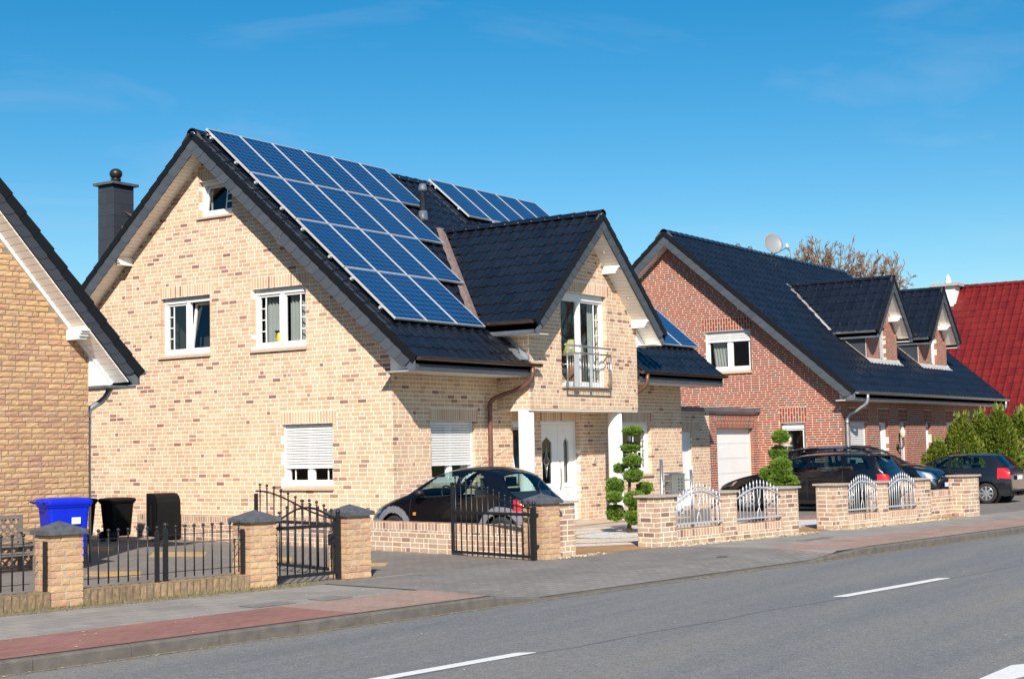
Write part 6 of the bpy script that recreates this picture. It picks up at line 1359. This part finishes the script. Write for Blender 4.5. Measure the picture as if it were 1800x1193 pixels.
# tall estate car, nose to the street
es_top = [(0, .45), (.03, .70), (.10, .86), (.30, .97), (.8, 1.07), (1.15, 1.12), (1.6, 1.36), (1.95, 1.54), (2.35, 1.61), (3.2, 1.615), (3.9, 1.57), (4.15, 1.5), (4.3, 1.2), (4.42, .95), (4.45, .5)]
t, wp = car('tall dark estate car facing the street with a white plate behind the fence', (16.12, -3.25, 0), R(-90), 4.45, 1.78, es_top, [(0, .6), (.4, .88), (1.2, 1.06), (2.5, 1.10), (3.8, 1.13), (4.45, .9)], (.86, 3.48), .33, 'paint_black',
    [[(1.45, 1.10), (1.98, 1.46), (2.42, 1.52), (2.42, 1.12)], [(2.50, 1.12), (2.50, 1.525), (3.28, 1.51), (3.28, 1.13)], [(3.36, 1.13), (3.36, 1.505), (3.90, 1.46), (4.08, 1.15)]], (1.22, 1.98), (4.05, 4.35),
    [('headlight', 'chrome', [(.02, .70), (.05, .84), (.55, .95), (.42, .78)], (0, 1), .38), ('tail_light', 'tail_red', [(4.25, .85), (4.25, 1.1), (4.45, 1.1), (4.45, .85)], (0, 1), .5)],
    [('grille', 'trim_black', lambda x, y, z, p: x < .05 and y < .42 and (.70 < z < .80 or .30 < z < .44)), ('window_trim', 'chrome', lambda x, y, z, p: p == 1 and 1.5 < x < 4.1 and abs(z-(1.555-.04*abs(x-2.9)**2*.5)) < .012)], plates=('front',), glassm='car_glass', rim_style=5, seams=(1.30, 2.46, 3.34))
MB().tube([wp(.0, -.40, .765), wp(-.012, 0, .765), wp(.0, .40, .765)], .012, 6).obj('grille_bar', 'chrome', t); MB().lathe(wp(-.02, 0, .765), [(.05, 0), (.05, .012)], 14, V((0, -1, 0))).obj('badge', 'chrome', t)
# dark hatchback at the right edge
po_top = [(0, .42), (.04, .62), (.15, .72), (.7, .85), (.98, .90), (1.35, 1.08), (1.75, 1.26), (2.2, 1.32), (2.9, 1.32), (3.25, 1.29), (3.42, 1.15), (3.58, .98), (3.66, .9), (3.70, .6), (3.72, .42)]
t, wp = car('dark grey hatchback with red tail lamps and steel wheel caps at the right edge', (18.24, -4.88, 0), R(90), 3.72, 1.66, po_top, [(0, .55), (.6, .76), (1.2, .86), (2.4, .90), (3.2, .92), (3.72, .8)], (.74, 3.06), .272, 'paint_anthracite',
    [[(1.30, .92), (1.74, 1.19), (2.05, 1.235), (2.05, .93)], [(2.13, .93), (2.13, 1.24), (2.90, 1.23), (3.05, 1.10), (3.08, .95)]], (1.04, 1.72), (3.28, 3.56),
    [('tail_light', 'tail_red', [(3.36, .66), (3.36, .93), (3.72, .93), (3.72, .66)], (0, 1), .50), ('headlight', 'chrome', [(.1, .60), (.16, .74), (.52, .78), (.45, .64)], (0,), .45)],
    [('bumper', 'trim_black', lambda x, y, z, p: p == 0 and z < .36 and (x > 3.3 or x < .4))], plates=('rear',), rim_style=8, rim_r=.7, nose_r=.14, seams=(1.05, 2.10))
# globe lantern standing behind the cars
gl = V((17.05, -.62, 0)); t = thing('garden_lantern', 'round glass globe lantern on a post behind the parked cars', 'lantern', gl)
MB().tube([gl, gl+Z*1.62], .035, 10).obj('post', 'cap_clay', t); MB().ball(gl+Z*1.80, .17, 16).obj('globe', 'lamp_glass', t); MB().lathe(gl+Z*1.60, [(.16, 0), (.2, .03), (.08, .08)], 14).obj('collar', 'cap_clay', t)
# ------------------------------------------------------------------ plants
def sprigs(mb, c, rad, n, size, rr, up=.3, inner=.72, flat=.35):
    for _ in range(n):
        while True:
            d = V((rr.gauss(0, 1), rr.gauss(0, 1), rr.gauss(0, 1)))
            if d.length > .1: break
        d.normalize(); k = inner+(1.04-inner)*rr.random()**.6
        lump = 1+.10*math.sin(d.x*6+c.x*3)*math.sin(d.y*7+c.y*5)+.07*math.sin(d.z*8+c.z*4)
        p = c+V((d.x*rad[0], d.y*rad[1], d.z*rad[2]))*k*lump
        g = (d+V((rr.uniform(-1, 1), rr.uniform(-1, 1), rr.uniform(-1, 1)))*.75+Z*up).normalized(); s = g.cross(V((rr.uniform(-1, 1), rr.uniform(-1, 1), rr.uniform(-1, 1)))).normalized(); ln = size*rr.uniform(.6, 1.35)
        mb.pts([p-g*ln*.35, p+s*ln*flat*.5, p+g*ln*.65, p-s*ln*flat*.5], [(0, 1, 2, 3)])
def topiary(label, base, pads, stems, seed):
    rr = random.Random(seed); t = thing('topiary_tree', label, 'tree', base); b = V(base)
    tr = MB()
    for path, r0, r1 in stems: tr.tube([b+V(p) for p in path], [r0+(r1-r0)*i/(len(path)-1) for i in range(len(path))], 8)
    tr.obj('trunk', 'bark', t)
    for (x, y, z, r, h) in pads:
        c = b+V((x, y, z)); m_ = MB(); sprigs(m_, c, (r*.93, r*.93, h*.95), int(5200*r*r/.06), .048, rr, .45, .70)
        core = MB(); core.ball(c, 1, 12, (r*.66, r*.66, h*.66)); o_ = m_.obj('foliage_pad', 'yew', t); core.obj('pad_core', 'yew_core', o_)
tb_ = V((3.23, -3.30, .02))
def loc(px_, py_, y_off=0):                   # offset of a photo point from the trunk, in the plane facing the camera
    dep = (tb_-CAM).dot(cd); v = cd+cr*((px_-900)/FPX)-cu*((py_-596.5)/FPX); return CAM+v*dep-tb_
dpt = (tb_-CAM).dot(cd); pads = []
P1_ = [(1112, 757, 18, 8), (1109.5, 786, 18, 8), (1111, 809.5, 17, 11), (1088.5, 823, 10, 9), (1113, 834.5, 17, 12), (1081, 855, 17, 17), (1079, 873, 15, 10), (1134, 858, 15, 11), (1115.5, 878, 20, 16), (1082.5, 901, 17, 14), (1115.5, 907, 19, 13), (1136, 899, 10, 14)]
for i, (x, y, r, h) in enumerate(P1_):
    l_ = loc(x, y); k = dpt/FPX; jj = (.12 if i % 2 else -.1)
    pads.append((l_.x+cd.x*jj, l_.y+cd.y*jj, l_.z, r*k, h*k))
def L2(*pts): return [tuple(loc(*p)) for p in pts]
topiary('tall topiary conifer with round green foliage pads in the front garden gravel', tb_, pads, [(L2((1107, 938), (1106, 925), (1109, 905), (1107, 885), (1106, 860), (1108, 835), (1110, 810), (1110, 780), (1110, 755)), .05, .012), (L2((1108, 915), (1098, 905), (1090, 895), (1083, 885)), .025, .012), (L2((1107, 890), (1120, 875), (1130, 862)), .02, .01), (L2((1107, 912), (1120, 905), (1130, 898)), .022, .01), (L2((1107, 850), (1095, 835), (1089, 826)), .015, .008)], 1)
tb_ = pix(1372, 921); tb_.z = .01; dpt = (tb_-CAM).dot(cd); pads = []
for i, (x, y, r, h) in enumerate([(1371, 767, 16, 11), (1370, 796, 17, 12), (1371, 818, 20, 14), (1352, 832, 16, 13), (1372, 833, 20, 14), (1383, 846, 24, 12), (1362, 848, 14, 10), (1366, 875, 16, 18), (1372, 897, 18, 14)]):
    l_ = loc(x, y); k = dpt/FPX; jj = (.12 if i % 2 else -.1); pads.append((l_.x+cd.x*jj, l_.y+cd.y*jj, l_.z, r*k, h*k))
topiary('second topiary conifer with stacked green pads before the black station wagon', tb_, pads, [(L2((1372, 921), (1371, 895), (1372, 870), (1369, 840), (1371, 800), (1371, 765)), .045, .012), (L2((1371, 850), (1358, 838), (1352, 832)), .02, .01)], 2)
def conifer(label, base, h, r, seed):
    rr = random.Random(seed); t = thing('conifer', label, 'conifer', base, 0, 'golden green conifers before the red brick house'); b = V(base); MB().tube([b, b+Z*h*.9], [.06, .015], 6).obj('trunk', 'bark', t); m_ = MB()
    for _ in range(int(6500*r*h)):
        z = rr.random()**1.25; a = rr.uniform(0, 2*math.pi); prof = (1-z)**.55*(.55+.45*min(1, z*5)); lob = 1+.22*math.sin(a*3+seed)*math.sin(z*9+seed*2)+.12*math.sin(a*7+z*13); k = .45+.6*rr.random()**.5
        p = b+V((math.cos(a)*r*prof*lob*k, math.sin(a)*r*prof*lob*k, .05+z*h)); g = (V((math.cos(a), math.sin(a), 0))*.5+Z*rr.uniform(.5, 1.3)+V((rr.uniform(-1, 1), rr.uniform(-1, 1), 0))*.45).normalized(); s = g.cross(V((rr.uniform(-1, 1), rr.uniform(-1, 1), rr.uniform(-1, 1)))).normalized(); ln = rr.uniform(.055, .13)
        m_.pts([p, p+g*ln*.4+s*ln*.22, p+g*ln, p+g*ln*.4-s*ln*.22], [(0, 1, 2, 3)])
    for _ in range(40):                       # loose tips
        a = rr.uniform(0, 2*math.pi); p = b+V((math.cos(a)*r*.3*rr.random(), math.sin(a)*r*.3*rr.random(), h*rr.uniform(.85, 1.08))); g = (Z+V((rr.uniform(-.4, .4), rr.uniform(-.4, .4), 0))).normalized(); s = g.cross(V((1, .3, 0))).normalized()
        m_.pts([p, p+g*.08+s*.03, p+g*.22, p+g*.08-s*.03], [(0, 1, 2, 3)])
    m_.obj('crown', 'thuja', t)
for i, (px_, dep, h, r, lab) in enumerate([(1650, 44.5, 1.55, .75, 'low golden conifer nearest the red house windows'), (1692, 44.6, 2.25, .85, 'golden green conifer with a thin tall tip, second from the windows'), (1726, 45.5, 2.35, .8, 'middle golden green conifer below the grey downpipe'), (1758, 45.2, 2.45, .85, 'golden green conifer right of the grey downpipe'), (1795, 46, 2.4, .9, 'golden green conifer cut by the right picture edge')]):
    v = cd+cr*((px_-900)/FPX)-cu*((800-596.5)/FPX); p = CAM+v*dep; conifer(lab, (p.x, p.y, 0), h, r, 60+i)
def bare_tree(label, base, lobes, seed, k=1.0, group=None):
    """leafless tree: trunk, limbs into each crown lobe, then branches and fine twigs; lobes (centre, rx, rz)"""
    rr = random.Random(seed); t = thing('bare_tree', label, 'tree', base, 0, group); tr = MB(); tw = MB(); b = V(base)
    zf = min(c.z-rz for c, rx, rz in lobes); fork = V((b.x, b.y, max(1.5, zf*.75))); tr.tube([b, b.lerp(fork, .5)+V((.1, .05, 0)), fork], [.32*k, .24*k, .18*k], 8)
    def bend(p, q, n, j): return [p.lerp(q, i/n)+V((rr.uniform(-1, 1), rr.uniform(-1, 1), rr.uniform(-.6, .6)))*j*math.sin(math.pi*i/n) for i in range(n+1)]
    for c, rx, rz in lobes:
        low = c-Z*rz*.75; stem = bend(fork, low, 5, .35*k); tr.tube(stem, [.15*k-.012*k*i for i in range(6)], 6)
        for a in range(24):
            th_, u = rr.uniform(0, 6.283), rr.uniform(-.25, 1); w_ = math.sqrt(max(.05, 1-u*u)); e = c+V((math.cos(th_)*w_*rx, math.sin(th_)*w_*rx, u*rz))*rr.uniform(.6, 1.0)
            st = stem[rr.choice((3, 4, 5))]; limb = bend(st, e, 6, .16*k*rx); tr.tube(limb, [.07*k*(1-.12*i) for i in range(7)], 4, False)
            for g in range(13):
                p = limb[rr.randrange(2, 7)]; d = ((p-c).normalized()*.7+V((rr.uniform(-1, 1), rr.uniform(-1, 1), rr.uniform(-.2, 1.1)))).normalized(); ln = rr.uniform(.14, .34)*rx; br_ = bend(p, p+d*ln, 3, .05*rx); tw.tube(br_, [.026*k, .022*k, .017*k, .012*k], 3, False)
                for h_ in range(6):
                    q = br_[rr.randrange(1, 4)]; d2 = (d+V((rr.uniform(-1, 1), rr.uniform(-1, 1), rr.uniform(-.4, 1)))*.9).normalized(); tw.tube([q, q+d2*rr.uniform(.05, .16)*rx], [.014*k, .008*k], 3, False)
    tr.obj('trunk', 'bark_pale', t); tw.obj('crown', 'twig', t, 'stuff')
def lobe(px_, py_, rx, ry, dep): v = cd+cr*((px_-900)/FPX)-cu*((py_-596.5)/FPX); return (CAM+v*dep, rx*dep/FPX, ry*dep/FPX)
g_ = 'leafless trees behind the red brick house'
lb = [lobe(1442, 456, 34, 46, 112), lobe(1482, 468, 36, 46, 115), lobe(1528, 480, 36, 46, 112)]; bare_tree('broad leafless tree rising behind the ridge beside the satellite dish', (lb[1][0].x, lb[1][0].y, 0), lb, 5, 1.3, g_)
lb = [lobe(1566, 490, 36, 46, 108)]; bare_tree('leafless tree behind the dormers of the red brick house', (lb[0][0].x, lb[0][0].y, 0), lb, 8, 1.3, g_)
lb = [lobe(1404, 464, 24, 38, 120)]; bare_tree('small leafless treetop directly behind the satellite dish', (lb[0][0].x, lb[0][0].y, 0), lb, 12, 1.3, g_)
for (x_, y_, h_, sd_, lab) in ((41, -23.5, 11, 21, 'leafless tree across the street, mirrored in the bay window'), (36, -29, 12, 22, 'taller leafless tree farther across the street, mirrored in the windows')): bare_tree(lab, (x_, y_, 0), [(V((x_, y_, h_*.62)), 3.0, h_*.40), (V((x_-3, y_-1, h_*.5)), 2.4, h_*.3)], sd_, 1.2, 'leafless trees across the street')
# dry shrub at the left edge
sb_ = fl1(ux1(-12.25), -.30); t = thing('dry_shrub', 'leafless brown shrub with a few dry leaves behind the left fence', 'shrub', sb_); rr = random.Random(9); m_ = MB(); lf = MB()
for i in range(46):
    p = sb_+V((rr.uniform(-.5, .5), rr.uniform(-.1, .15), 0)); path = [p]; d = V((rr.uniform(-.4, .4), rr.uniform(-.3, .3), 1)).normalized()
    for k in range(6): d = (d+V((rr.uniform(-1, 1), rr.uniform(-1, 1), rr.uniform(-.3, .3)))*.28).normalized(); path.append(path[-1]+d*rr.uniform(.08, .17))
    m_.tube(path, [.006-.0007*k for k in range(7)], 3, False)
    for q in path[2:]:
        if rr.random() < .5: sprigs(lf, q, (.04, .04, .04), 3, .045, rr, 0, .3, .6)
m_.obj('twigs', 'bark_pale', t); lf.obj('dry_leaves', 'dry_leaf', t)
